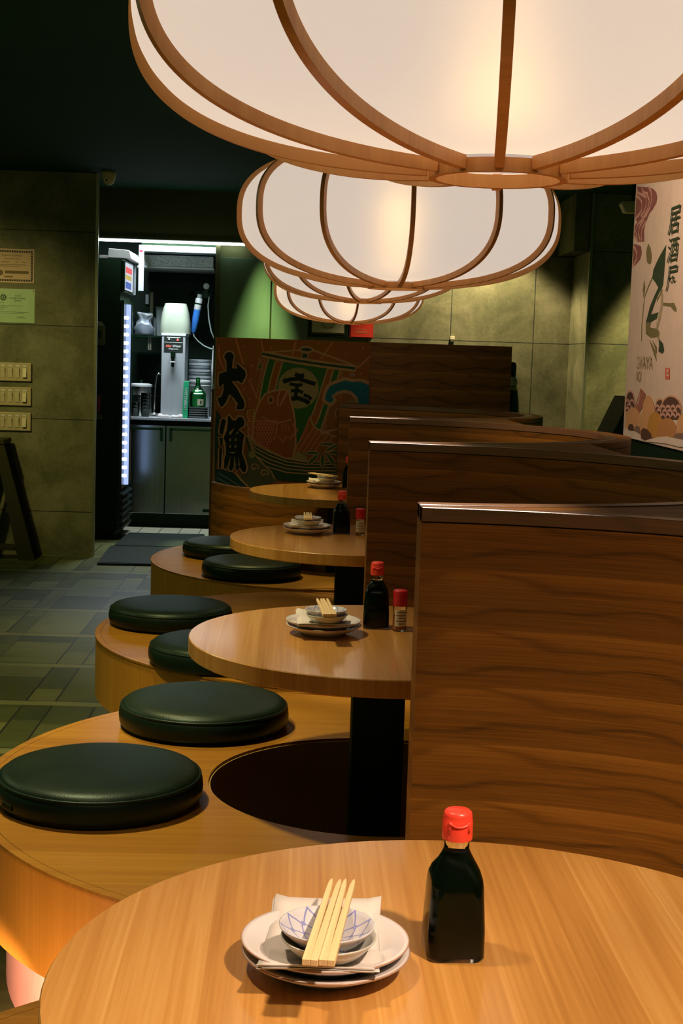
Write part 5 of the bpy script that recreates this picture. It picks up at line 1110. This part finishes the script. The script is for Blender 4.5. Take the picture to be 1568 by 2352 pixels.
def dome_cam(x, y, z, lb, up=True):
    t = thing('security_camera', lb, 'security camera', (x, y, z), group='small security cameras under the ceiling')
    G().lathe([(0, 0), (0.046, 0), (0.047, -0.012), (0.044, -0.030), (0.034, -0.062), (0.020, -0.078), (0, -0.084)], 28).o('housing', 'cam_beige', t, True)
    T = Matrix.Translation((-0.008, -0.030, -0.050)) @ Matrix.Rotation(R(115), 4, 'X')
    l_ = G().lathe([(0, 0), (0.016, 0), (0.016, 0.012), (0.012, 0.013), (0, 0.010)], 20, T=T).o('lens_ring', 'ivory_light', t, 40)
    G().lathe([(0, 0.0105), (0.008, 0.0105), (0.006, 0.015), (0, 0.016)], 16, T=T).o('lens', 'black_gloss', l_, True)
    return t
dome_cam(-1.262, 9.19, CZ, 'small beige dome camera on the ceiling above the left wall corner')
t = thing('wall_camera', 'small ivory camera box beside the top left edge of the wall print', 'security camera', (1.875, 8.46, 2.275))
G().loft([[(-0.043, -0.03, 0.032), (0.05, -0.03, 0.036), (0.05, 0.05, 0.036), (-0.043, 0.05, 0.032)], [(-0.046, -0.032, 0.015), (0.05, -0.032, 0.015), (0.05, 0.05, 0.015), (-0.046, 0.05, 0.015)], [(-0.02, -0.022, -0.034), (0.05, -0.022, -0.034), (0.05, 0.05, -0.034), (-0.02, 0.05, -0.034)]]).o('housing', 'cam_beige', t, bevel=0.006)
G().tube([(0.03, 0.02, 0.03), (0.03, 0.02, CZ - 2.275)], 0.010, 10).o('ceiling_stem', 'black', t)

# ------------------------------------------------------------------ back wall pictures and things behind the screen
t = thing('framed_certificate', 'black framed certificate on the grey back wall, just under the lanterns', 'picture', (0, 0, 0))
G().box(0.022, 0.298, 9.972, 10.0, 1.484, 1.860).o('frame', 'black', t, bevel=0.003)
G().box(0.044, 0.276, 9.969, 9.972, 1.508, 1.838).o('mount', 'print_brown', t)
pp_ = G().box(0.050, 0.270, 9.967, 9.969, 1.517, 1.832).o('sheet', 'label_pale', t)
g = G()
g.tube([(0.160 + 0.058 * cos(a), 9.9665, 1.640 + 0.095 * sin(a)) for a in [pi + pi * i / 16 for i in range(17)]], 0.0022, 6)
for z in (1.575, 1.562, 1.550): g.box(0.11, 0.21, 9.9664, 9.967, z, z + 0.002)
g.o('print', 'print_brown', pp_)
t = thing('poster', 'bright red poster in a thin frame right of the framed certificate', 'poster', (0, 0, 0))
G().box(0.310, 0.474, 9.985, 10.0, 1.488, 1.730).o('frame', 'sign_red' if False else 'dark_red_cap', t, bevel=0.002)
G().box(0.320, 0.466, 9.983, 9.985, 1.494, 1.722).o('sheet', 'red_paper', t)
g = G()
for z, a, b in ((1.545, 0.36, 0.43), (1.530, 0.345, 0.445), (1.520, 0.35, 0.44)): g.box(a, b, 9.9824, 9.983, z, z + 0.004)
g.o('print', 'm_orange', t)
t = thing('wall_box', 'tiny pale box fixed to the grey back wall above the dark screen', 'wall box', (1.029, 10.0, 1.500))
G().box(-0.016, 0.016, -0.022, 0, -0.004, 0.020).o('body', 'ivory_light', t, bevel=0.002)
G().box(-0.013, 0.013, -0.020, 0, -0.018, -0.004).o('bracket', 'trim_metal', t, bevel=0.001)
t = thing('ledge', 'dark wooden ledge behind the right end of the painted screen', 'shelf', (0, 0, 0))
G().box(0.85, 1.34, 8.20, 8.45, 0.92, 0.95).o('top', 'walnut_top', t, uvf=boxuv)
G().box(0.87, 0.91, 8.21, 8.43, 0, 0.92).o('leg', 'walnut', t, uvf=boxuv); G().box(1.28, 1.32, 8.21, 8.43, 0, 0.92).o('leg', 'walnut', t, uvf=boxuv)
t = thing('sake_bottle', 'dark bottle with black cap and pale neck band, right of the painted screen', 'bottle', (1.205, 8.30, 0.95))
G().lathe([(0, 0), (0.056, 0), (0.060, 0.006), (0.058, 0.10), (0.052, 0.18), (0.044, 0.235), (0.036, 0.262), (0, 0.262)], 32).o('body', 'black_gloss', t, 50)
G().lathe([(0.036, 0.262), (0.040, 0.275), (0.039, 0.290), (0.030, 0.312), (0.024, 0.318), (0, 0.318)], 28).o('neck_band', 'paper', t, True, label='pale peach neck band')
G().lathe([(0.041, 0.236), (0.0435, 0.238), (0.0395, 0.260), (0.037, 0.262)], 28).o('gold_band', plain('gold_foil', (0.60, 0.40, 0.10), 0.35, 0.8), t, True)
G().lathe([(0.027, 0.314), (0.030, 0.318), (0.031, 0.380), (0.026, 0.394), (0.012, 0.400), (0, 0.400)], 28).o('cap', 'black_gloss', t, 50)
t = thing('easel_board', 'black sloping board showing as a triangle left of the wall print', 'board', (1.782, 7.85, 0))
for s in (-1, 1):
    G().loft([[(s * 0.004, -0.2, 1.18), (s * 0.020, -0.2, 1.18), (s * 0.020, 0.2, 1.18), (s * 0.004, 0.2, 1.18)][::s], [(s * 0.525, -0.2, 0), (s * 0.541, -0.2, 0), (s * 0.541, 0.2, 0), (s * 0.525, 0.2, 0)][::s]]).o('board', 'black', t)
G().loft([[(-0.003, -0.195, 1.178), (0.003, -0.195, 1.178), (0.003, 0.195, 1.178), (-0.003, 0.195, 1.178)], [(-0.522, -0.195, 0.0), (0.522, -0.195, 0.0), (0.522, 0.195, 0.0), (-0.522, 0.195, 0.0)]]).o('core', 'black', t)
# rubber mats at the kitchen opening
for n_, (poly, lb) in enumerate((([(-1.262, 8.90), (-0.70, 8.93), (-0.70, 9.74), (-1.290, 9.735)], 'nearer black rubber mat on the tiles in front of the kitchen opening'), ([(-1.270, 9.75), (-0.70, 9.755), (-0.70, 10.52), (-1.255, 10.50)], 'farther black rubber mat lying in the kitchen opening'))):
    t = thing('floor_mat', lb, 'mat', (0, 0, 0.0045), group='black rubber mats')
    G().prism(poly, 0.0, 0.009).o('sheet', 'mat', t)
    c = Vector((sum(p[0] for p in poly) / 4, sum(p[1] for p in poly) / 4))
    rim = [(c.x + (p[0] - c.x) * 0.95, c.y + (p[1] - c.y) * 0.95) for p in poly]
    G().prism(rim, 0.009, 0.0115).o('ribbed_field', 'mat', t)

# ------------------------------------------------------------------ kitchen
t = thing('led_batten', 'white light strip under the dark header of the kitchen opening', 'strip light', (0, 0, 0))
G().box(-1.446, -0.432, 10.000, 10.018, 2.106, 2.114).o('channel', 'white', t)
G().box(-1.446, -0.432, 9.996, 10.020, 2.094, 2.106).o('diffuser', 'led_tube', t)
light('kitchen_fill', 'AREA', (-0.95, 10.62, 2.38), 55, (0.80, 0.92, 1.0), (0, 0, 0), shape='RECTANGLE', size=0.9, size_y=0.25)  # unseen area fill added above the counter to brighten the kitchen
t = thing('drinks_cooler', 'tall black drinks cooler with a lit door edge, left in the kitchen opening', 'cooler', (0, 0, 0))
CX = -1.272
G().box(-1.85, CX - 0.03, 10.16, 10.72, 0.06, 1.99).o('cabinet', 'black', t, bevel=0.006)
G().box(CX - 0.03, CX - 0.004, 10.17, 10.71, 0.36, 1.70).o('door_frame', 'black_gloss', t, bevel=0.004)
dr = G().tube([(CX, 10.33, 0.385), (CX, 10.33, 1.675)], 0.026, 20).o('lit_door_strip', 'led_strip', t, 50, label='bluish lit glass strip')
for k in range(20):
    z = 0.45 + 0.0595 * k
    G().lathe([(0, 0), (0.013, 0), (0.011, 0.004), (0, 0.006)], 12, T=Matrix.Translation((CX + 0.0032, 10.33 - 0.0256, z)) @ Matrix.Rotation(0.12, 4, 'Z') @ Matrix.Rotation(pi / 2, 4, 'X')).o('led', 'led_dot', dr, True)
G().box(CX - 0.004, CX + 0.012, 10.50, 10.53, 0.37, 1.69).o('door_edge', 'black_gloss', t, bevel=0.003)
hd = G().box(CX - 0.03, CX - 0.002, 10.165, 10.715, 1.755, 1.985).o('header_box', 'black_gloss', t, bevel=0.012)
sg_ = G().box(CX - 0.002, CX + 0.002, 10.185, 10.60, 1.775, 1.965).o('lit_sign', 'sign_white', hd)
g = G().box(CX + 0.002, CX + 0.0035, 10.19, 10.53, 1.895, 1.935, 0).box(CX + 0.002, CX + 0.0035, 10.19, 10.51, 1.849, 1.882, 1).box(CX + 0.002, CX + 0.0035, 10.19, 10.50, 1.786, 1.832, 2)
g.o('sign_stripes', ['sign_red', 'sign_yellow', 'sign_blue'], hd)
for k in range(6):
    z = 0.07 + 0.048 * k
    G().loft([[(CX - 0.03, 10.17, z), (CX + 0.005, 10.17, z), (CX + 0.012, 10.17, z + 0.012), (CX - 0.03, 10.17, z + 0.034)], [(CX - 0.03, 10.71, z), (CX + 0.005, 10.71, z), (CX + 0.012, 10.71, z + 0.012), (CX - 0.03, 10.71, z + 0.034)]]).o('louvre', 'black_gloss', t)
G().box(-1.83, CX - 0.05, 10.18, 10.70, 0.004, 0.06).o('plinth', 'black', t)
t = thing('wrapped_box', 'white plastic-wrapped box lying on top of the black cooler', 'box', (0, 0, 0))
G().loft([[(-1.40, 10.20, 1.995), (-1.235, 10.20, 1.992), (-1.235, 10.72, 1.992), (-1.40, 10.72, 1.995)], [(-1.395, 10.20, 2.060), (-1.250, 10.20, 2.050), (-1.250, 10.72, 2.050), (-1.395, 10.72, 2.060)]]).o('carton', 'white', t, bevel=0.004)
G().box(-1.46, -1.395, 10.21, 10.5, 1.992, 2.012).o('torn_flap', 'paper', t, bevel=0.003)
for x0, x1, y, z0, z1, lb in ((-1.335, -1.262, 10.722, 1.76, 2.052, 'white paper sheet hanging behind the cooler sign, left of its neighbour'), (-1.261, -1.222, 10.877, 1.80, 2.110, 'narrow white paper sheet hanging right of the wider one by the cooler')):
    t = thing('hanging_paper', lb, 'paper', (x0, y, z0), group='white papers hanging by the cooler')
    G().box(0, x1 - x0, 0, 0.003, 0, z1 - z0).o('sheet', 'kitchen_paper', t); G().box(0.004, x1 - x0 - 0.01, -0.002, 0, z1 - z0 - 0.02, z1 - z0 - 0.006).o('tape', 'dark_red_cap', t)
# stainless counter with two doors
t = thing('steel_counter', 'stainless steel counter with two dark doors in the kitchen', 'counter', (0, 0, 0))
G().box(-1.325, -0.632, 10.90, 11.55, 0.828, 0.850).o('worktop', 'steel', t, bevel=0.003)
G().box(-1.320, -0.635, 10.93, 11.54, 0.105, 0.828).o('carcass', 'black', t)
for x0, x1, s in ((-1.318, -1.040, 1), (-1.035, -0.640, -1)):
    d = G().box(x0, x1, 10.908, 10.930, 0.115, 0.790).o('door', 'steel_dark', t, bevel=0.003)
    hx = x1 - 0.030 if s == 1 else x0 + 0.036
    xb = x0 + 0.01 if s == 1 else x1 - 0.02
    g = G().box(min(hx, xb), max(hx, xb), 10.900, 10.9085, 0.755, 0.772).box(hx - 0.011, hx + 0.011, 10.900, 10.9085, 0.670, 0.772)
    g.o('recessed_handle', 'black', d)
G().box(-0.745, -0.690, 10.906, 10.909, 0.135, 0.160).o('badge', 'black', t)
G().box(-1.31, -0.64, 10.98, 11.5, 0.004, 0.105).o('plinth', 'black', t)
K = 11.0
t = thing('hot_water_dispenser', 'tall steel dispenser with a black HOT WATER label on the kitchen counter', 'water dispenser', (-1.000, 11.05, 0.850))
G().box(-0.090, 0.090, -0.05, 0.25, 0.012, 0.628).o('housing', 'steel', t, bevel=0.004)
G().box(-0.094, 0.094, -0.054, 0.25, 0.622, 0.640).o('top_rim', 'white', t, bevel=0.003)
lp = G().box(-0.072, 0.072, -0.053, -0.050, 0.500, 0.618).o('label_panel', 'ink', t)
G().box(-0.070, 0.070, -0.0535, -0.053, 0.572, 0.575).o('label_line', 'white', lp)
g = G(); fit_text(g, 'Hot', 0.044, 0.019, Matrix.Translation((-0.036, -0.0536, 0.546)) @ Matrix.Rotation(pi / 2, 4, 'X'), offset=0.03, shear=0.25); g.o('lettering', 'led_red', lp)
g = G(); fit_text(g, 'Water', 0.066, 0.019, Matrix.Translation((0.027, -0.0536, 0.546)) @ Matrix.Rotation(pi / 2, 4, 'X'), offset=0.03, shear=0.2); fit_text(g, 'Dispenser', 0.078, 0.014, Matrix.Translation((0.002, -0.0536, 0.523)) @ Matrix.Rotation(pi / 2, 4, 'X'), offset=0.03, shear=0.2)
g.box(-0.05, 0.052, -0.0536, -0.053, 0.607, 0.614); g.o('lettering', 'white', lp)
G().lathe([(0, 0), (0.009, 0), (0.009, 0.003), (0, 0.005)], 14, T=Matrix.Translation((0.032, -0.053, 0.594)) @ Matrix.Rotation(pi / 2, 4, 'X')).o('indicator_lamp', 'led_red', lp, True)
G().lathe([(0, 0), (0.008, 0), (0.008, 0.003), (0, 0.005)], 14, T=Matrix.Translation((-0.034, -0.053, 0.594)) @ Matrix.Rotation(pi / 2, 4, 'X')).o('dial', 'white', lp, True)
tp = G().box(-0.018, 0.018, -0.075, -0.05, 0.462, 0.500).lathe([(0, 0.385), (0.008, 0.385), (0.012, 0.395), (0.012, 0.45), (0.016, 0.455), (0.016, 0.468), (0, 0.468)], 16, T=Matrix.Translation((0, -0.085, 0))).o('tap', 'black_gloss', t, 50)
G().box(-0.020, 0.020, -0.104, -0.066, 0.420, 0.428).o('tap_lever', 'white', tp, bevel=0.002)
for x in (-0.075, 0.075): G().lathe([(0, 0), (0.012, 0), (0.012, 0.012), (0, 0.012)], 12, T=Matrix.Translation((x, 0.0, 0))).o('foot', 'black', t)
t = thing('water_tank', 'yellowed frosted plastic tub upside down on top of the water dispenser', 'tub', (-0.998, 11.12, 1.490))
G().loft([rrect(0.222, 0.222, 0.06, 0.0, 6), rrect(0.226, 0.226, 0.06, 0.03, 6), rrect(0.220, 0.220, 0.065, 0.09, 6), rrect(0.202, 0.202, 0.07, 0.16, 6), rrect(0.180, 0.180, 0.07, 0.205, 6), rrect(0.160, 0.160, 0.065, 0.232, 6)]).o('tub', 'tank', t, 50)
G().loft([rrect(0.230, 0.230, 0.062, 0.0, 6), rrect(0.230, 0.230, 0.062, 0.010, 6)]).o('rim', 'tank', t, 40)
t = thing('dish_cloth', 'crumpled white cloth at the foot of the water dispenser', 'cloth', (-1.005, 10.945, 0.850))
g = G(); rings_ = []
for i in range(15):
    s = i / 14; x = -0.098 + 0.19 * s; rr = 0.014 + 0.006 * sin(9 * s) + 0.004 * sin(23 * s)
    rings_.append([(x, rr * 1.5 * cos(a) + 0.004 * sin(17 * s), max(0.0005, 0.008 + rr * sin(a) * (1.0 + 0.25 * sin(12 * s + a)))) for a in [2 * pi * k / 12 for k in range(12)]])
g.loft(rings_).o('cloth', 'paper', t, True)
t = thing('filter_cartridge', 'blue and white water filter cartridge hanging tilted at the right of the kitchen', 'water filter', (-0.848, 11.25, 1.655), 0)
T = Matrix.Rotation(R(9), 4, 'Y')
G().lathe([(0, -0.150), (0.014, -0.150), (0.020, -0.130), (0.027, -0.05), (0.027, 0.03), (0, 0.03)], 20, T=T).o('blue_sleeve', 'filter_blue', t, 50)
G().lathe([(0.0265, 0.03), (0.0275, 0.032), (0.0275, 0.115), (0.024, 0.120), (0, 0.120)], 20, T=T).o('white_body', 'white', t, 50)
G().lathe([(0.018, 0.120), (0.020, 0.122), (0.020, 0.150), (0, 0.152)], 16, T=T).o('head', 'steel', t, 50)
G().lathe([(0.0282, 0.07), (0.0285, 0.072), (0.0285, 0.080), (0.0282, 0.082)], 20, T=T).o('band', 'black', t, True)
t = thing('pipe_manifold', 'dark pipework with a small round pressure gauge above the blue filter', 'pipework', (0, 0, 0))
G().tube([(-0.93, 11.70, 1.83), (-0.85, 11.30, 1.825), (-0.78, 11.28, 1.815), (-0.70, 11.28, 1.80)], 0.016, 10).o('pipe', 'black_gloss', t, True)
G().box(-0.80, -0.76, 11.26, 11.30, 1.775, 1.84).o('valve', 'black_gloss', t, bevel=0.004)
gg = G().lathe([(0, 0), (0.022, 0), (0.024, 0.004), (0.024, 0.012), (0.021, 0.014), (0, 0.014)], 24, T=wallT(-0.777, 11.262, 1.868)).o('gauge', 'steel', t, 50)
G().lathe([(0, 0.0145), (0.020, 0.0145), (0, 0.0155)], 24, T=wallT(-0.777, 11.262, 1.868)).o('gauge_dial', 'white', gg)
t = thing('hose', 'pale grey hose curving down right from the blue filter', 'hose', (0, 0, 0), group='water hoses')
G().tube([(-0.872, 11.25, 1.506), (-0.862, 11.24, 1.475), (-0.83, 11.22, 1.44), (-0.78, 11.2, 1.405), (-0.73, 11.18, 1.385), (-0.64, 11.16, 1.372)], 0.006, 8).o('tube', 'hose', t, True)
t = thing('hose', 'grey hose hanging straight from the pressure gauge pipework', 'hose', (0, 0, 0), group='water hoses')
G().tube([(-0.752, 11.26, 1.79), (-0.760, 11.25, 1.72), (-0.752, 11.24, 1.62), (-0.730, 11.23, 1.52), (-0.69, 11.22, 1.43)], 0.006, 8).o('tube', 'hose', t, True)
# plastic tubs and things at the right of the counter
t = thing('lid_stack', 'clear plastic lids stacked on a white bucket at the right of the counter', 'stack of lids', (-0.815, 11.30, 1.150))
for k in range(6):
    z = 0.025 * k
    G().lathe([(0, z), (0.084, z), (0.090 - 0.002 * (k % 2), z + 0.004), (0.088, z + 0.022), (0.078, z + 0.024), (0, z + 0.0235)], 32).o('lid', 'cloudy', t, 50)
t = thing('bucket', 'white plastic bucket behind the green bottle on the counter', 'bucket', (-0.815, 11.30, 0.850))
G().lathe([(0, 0), (0.080, 0), (0.085, 0.26), (0.090, 0.265), (0.090, 0.285), (0.086, 0.290), (0.084, 0.298), (0, 0.298)], 36).o('tub', 'white', t, 50)
G().lathe([(0.085, 0.24), (0.0875, 0.241), (0.0875, 0.249), (0.085, 0.25)], 36).o('handle_band', 'white', t, True)
t = thing('cutting_board', 'upright white chopping board behind the white bucket', 'chopping board', (-0.715, 11.42, 0.85))
G().loft([[(-0.020, 0, 0), (0.020, 0, 0), (0.020, 0.02, 0), (-0.020, 0.02, 0)], [(-0.020, 0, 0.40), (0.020, 0, 0.40), (0.020, 0.02, 0.40), (-0.020, 0.02, 0.40)], [(-0.012, 0, 0.56), (0.010, 0, 0.56), (0.010, 0.02, 0.56), (-0.012, 0.02, 0.56)]]).o('board', 'white', t, bevel=0.003)
t = thing('green_bottle', 'green glass bottle with white labels standing on black trays', 'bottle', (-0.808, 11.02, 0.938))
G().lathe([(0, 0), (0.058, 0), (0.063, 0.005), (0.063, 0.095), (0.056, 0.115), (0.040, 0.130), (0.024, 0.150), (0.0175, 0.175), (0.015, 0.200), (0.019, 0.202), (0.019, 0.208), (0.0135, 0.212), (0.0135, 0.224), (0, 0.224)], 32).o('glass_body', 'green_glass', t, 50)
def curved_label(name, r0, r1, z0, z1, a0, a1, mat, parent, n=10):
    v = []; f = []
    for i in range(n + 1):
        a = -pi / 2 + a0 + (a1 - a0) * i / n; v += [(r0 * cos(a), r0 * sin(a), z0), (r1 * cos(a), r1 * sin(a), z1)]
    for i in range(n): f.append((2 * i, 2 * i + 2, 2 * i + 3, 2 * i + 1))
    return G().add(v, f).o(name, mat, parent, True)
lb_ = curved_label('front_label', 0.0636, 0.0636, 0.012, 0.060, 0.05, 0.85, 'label_pale', t)
curved_label('shoulder_label', 0.0640, 0.0440, 0.098, 0.129, -0.45, 0.75, 'white', t)
curved_label('label_print', 0.0640, 0.0640, 0.024, 0.048, 0.35, 0.55, 'print_green', lb_)
t = thing('serving_trays', 'stack of flat black trays under the green bottle', 'stack of trays', (-0.805, 11.03, 0.851))
for k in range(5):
    z = 0.0172 * k
    G().loft([rrect(0.150, 0.16, 0.02, z, 3), rrect(0.164, 0.175, 0.024, z + 0.0150, 3), rrect(0.166, 0.177, 0.024, z + 0.0165, 3)]).o('tray', 'black_gloss', t, 40)
t = thing('green_carton', 'narrow upright green carton with white lettering beside the water dispenser', 'carton', (-0.896, 10.96, 0.851))
G().loft([[(-0.022, -0.02, 0), (0.020, -0.02, 0), (0.020, 0.03, 0), (-0.022, 0.03, 0)], [(-0.016, -0.02, 0.280), (0.026, -0.02, 0.280), (0.026, 0.03, 0.280), (-0.016, 0.03, 0.280)]]).o('carton', 'box_green', t, bevel=0.003)
g = G(); fit_text(g, 'HYPERCLEAN', 0.16, 0.020, Matrix.Translation((0.003, -0.0206, 0.145)) @ Matrix.Rotation(pi / 2, 4, 'X') @ Matrix.Rotation(R(89), 4, 'Z'), offset=0.02); g.o('lettering', 'white', t)
# left end of the counter and the shelf over it
t = thing('stock_pot', 'shiny steel pot with a flat lid at the left of the counter', 'pot', (-1.262, 11.20, 0.850))
G().lathe([(0, 0), (0.078, 0), (0.082, 0.006), (0.082, 0.150), (0.085, 0.153), (0.085, 0.165), (0.082, 0.168), (0.082, 0.225), (0, 0.225)], 40).o('pot_body', 'steel_pot', t, 50)
ld = G().lathe([(0.0835, 0.225), (0.086, 0.227), (0.086, 0.242), (0.060, 0.250), (0, 0.252)], 40).o('lid', 'white', t, 50)
G().lathe([(0, 0.252), (0.008, 0.252), (0.007, 0.262), (0.012, 0.266), (0.012, 0.274), (0, 0.277)], 16).o('knob', 'black', ld, 50)
t = thing('ladle', 'steel ladle handle curving up right of the steel pot', 'ladle', (0, 0, 0))
G().tube([(-1.150, 11.12, 0.852), (-1.148, 11.12, 1.0), (-1.143, 11.12, 1.10), (-1.135, 11.12, 1.165), (-1.118, 11.12, 1.185), (-1.108, 11.12, 1.172)], 0.006, 8).o('handle', 'steel_pot', t, True)
G().lathe([(0, 0.0), (0.020, 0.006), (0.030, 0.020), (0.031, 0.026), (0.028, 0.022), (0.018, 0.010), (0, 0.005)], 20, T=Matrix.Translation((-1.150, 11.12, 0.852))).o('bowl', 'steel_pot', t, True)
for (x, y, n, lb) in ((-1.205, 11.0, 6, 'tall stack of black cups in front of the steel pot'), (-1.285, 10.99, 3, 'short stack of black cups left of the tall stack')):
    t = thing('cup_stack', lb, 'stack of cups', (x, y, 0.851), group='black cups stacked on the counter')
    for k in range(n):
        z = 0.024 * k; G().lathe([(0, z), (0.030, z), (0.038, z + 0.060), (0.040, z + 0.062), (0.036, z + 0.060), (0.028, z + 0.006), (0, z + 0.006)], 24).o('cup', 'black_gloss', t, 50)
t = thing('wall_shelf', 'dark wall shelf above the steel pot in the kitchen', 'shelf', (0, 0, 0))
G().box(-1.36, -1.10, 11.15, 11.6, 1.458, 1.472).o('board', 'black_gloss', t)
for x in (-1.215, -1.20):
    G().box(x, x + 0.012, 11.18, 11.20, 1.36, 1.458).o('bracket', 'trim_metal', t)
t = thing('acrylic_box', 'clear acrylic box stuffed with crumpled plastic bags on the dark shelf', 'box', (-1.254, 11.27, 1.472))
bx_ = G().box(-0.082, 0.082, -0.09, 0.09, 0, 0.004).box(-0.082, -0.079, -0.09, 0.09, 0.004, 0.14).box(0.079, 0.082, -0.09, 0.09, 0.004, 0.14).box(-0.079, 0.079, -0.09, -0.087, 0.004, 0.14).o('box_walls', 'clear_plastic', t)
rings_ = []
for i in range(13):
    s = i / 12; z = 0.006 + 0.165 * s; r0 = 0.066 + 0.012 * sin(7 * s) - 0.015 * s
    rings_.append([((r0 + 0.010 * sin(3 * a + 9 * s) + 0.008 * sin(5 * a - 13 * s)) * cos(a), (r0 + 0.010 * cos(4 * a + 5 * s)) * sin(a), z + 0.010 * sin(2 * a) * s) for a in [2 * pi * k / 18 for k in range(18)]])
G().loft(rings_).o('plastic_bags', 'cloudy', t, True)
t = thing('grey_bin', 'grey plastic bin on the shelf behind the yellowed tub', 'bin', (-1.135, 11.50, 1.472))
G().loft([rrect(0.085, 0.12, 0.01, 0.0, 3), rrect(0.100, 0.135, 0.012, 0.225, 3)]).o('tub', plain('grey_plastic', (0.20, 0.24, 0.23), 0.5), t, 40)
G().loft([rrect(0.106, 0.141, 0.012, 0.215, 3), rrect(0.106, 0.141, 0.012, 0.232, 3)]).o('rim', 'hose', t, 40)
t = thing('wall_rail', 'pale metal rail bracket on the dark kitchen wall above the acrylic box', 'bracket', (0, 0, 0))
G().box(-1.262, -1.238, 11.735, 11.75, 1.60, 1.83).o('rail', 'trim_metal', t); G().box(-1.300, -1.272, 11.72, 11.75, 1.73, 1.81).o('clip', 'steel', t, bevel=0.003)
t = thing('range_hood', 'speckled grey galvanised hood across the top of the kitchen', 'hood', (0, 0, 0))
G().box(-1.290, -0.715, 11.10, 11.60, 2.000, 2.088).o('canopy', 'speckle', t, bevel=0.004)
G().box(-1.296, -0.709, 11.085, 11.60, 1.984, 2.000).o('lip', 'steel', t, bevel=0.003)
t = thing('ceiling_duct', 'pale grey duct panel just below the light strip in the kitchen', 'duct', (0, 0, 0))
G().box(-1.262, -0.570, 10.88, 11.50, 2.095, 2.142).o('casing', plain('pale_grey_metal', (0.26, 0.30, 0.32), 0.5, 0.2), t, bevel=0.003)
G().box(-1.25, -0.60, 10.95, 11.4, 2.142, 2.40).o('riser', 'black', t)
# small things on the kitchen side of the left wall end
t = thing('soap_dispenser', 'dim grey dispenser fixed to the side of the black cooler, by the wall corner', 'dispenser', (0, 0, 0))
G().loft([[(-1.470, 10.10, 1.378), (-1.405, 10.10, 1.378), (-1.405, 10.165, 1.378), (-1.470, 10.165, 1.378)], [(-1.470, 10.10, 1.515), (-1.405, 10.10, 1.515), (-1.405, 10.165, 1.515), (-1.470, 10.165, 1.515)], [(-1.470, 10.12, 1.545), (-1.430, 10.12, 1.545), (-1.430, 10.165, 1.545), (-1.470, 10.165, 1.545)]]).o('housing', 'dark_wall', t, bevel=0.004)
G().box(-1.452, -1.422, 10.097, 10.10, 1.43, 1.48).o('window', 'black', t)
t = thing('red_box', 'small dark red box fixed to the side of the black cooler, by the wall corner', 'box', (0, 0, 0))
G().box(-1.475, -1.428, 10.11, 10.165, 0.905, 1.030).o('case', plain('dull_red', (0.16, 0.02, 0.012), 0.5), t, bevel=0.004)
G().box(-1.475, -1.418, 10.10, 10.165, 0.86, 0.895).o('bracket', 'dark_wall', t)
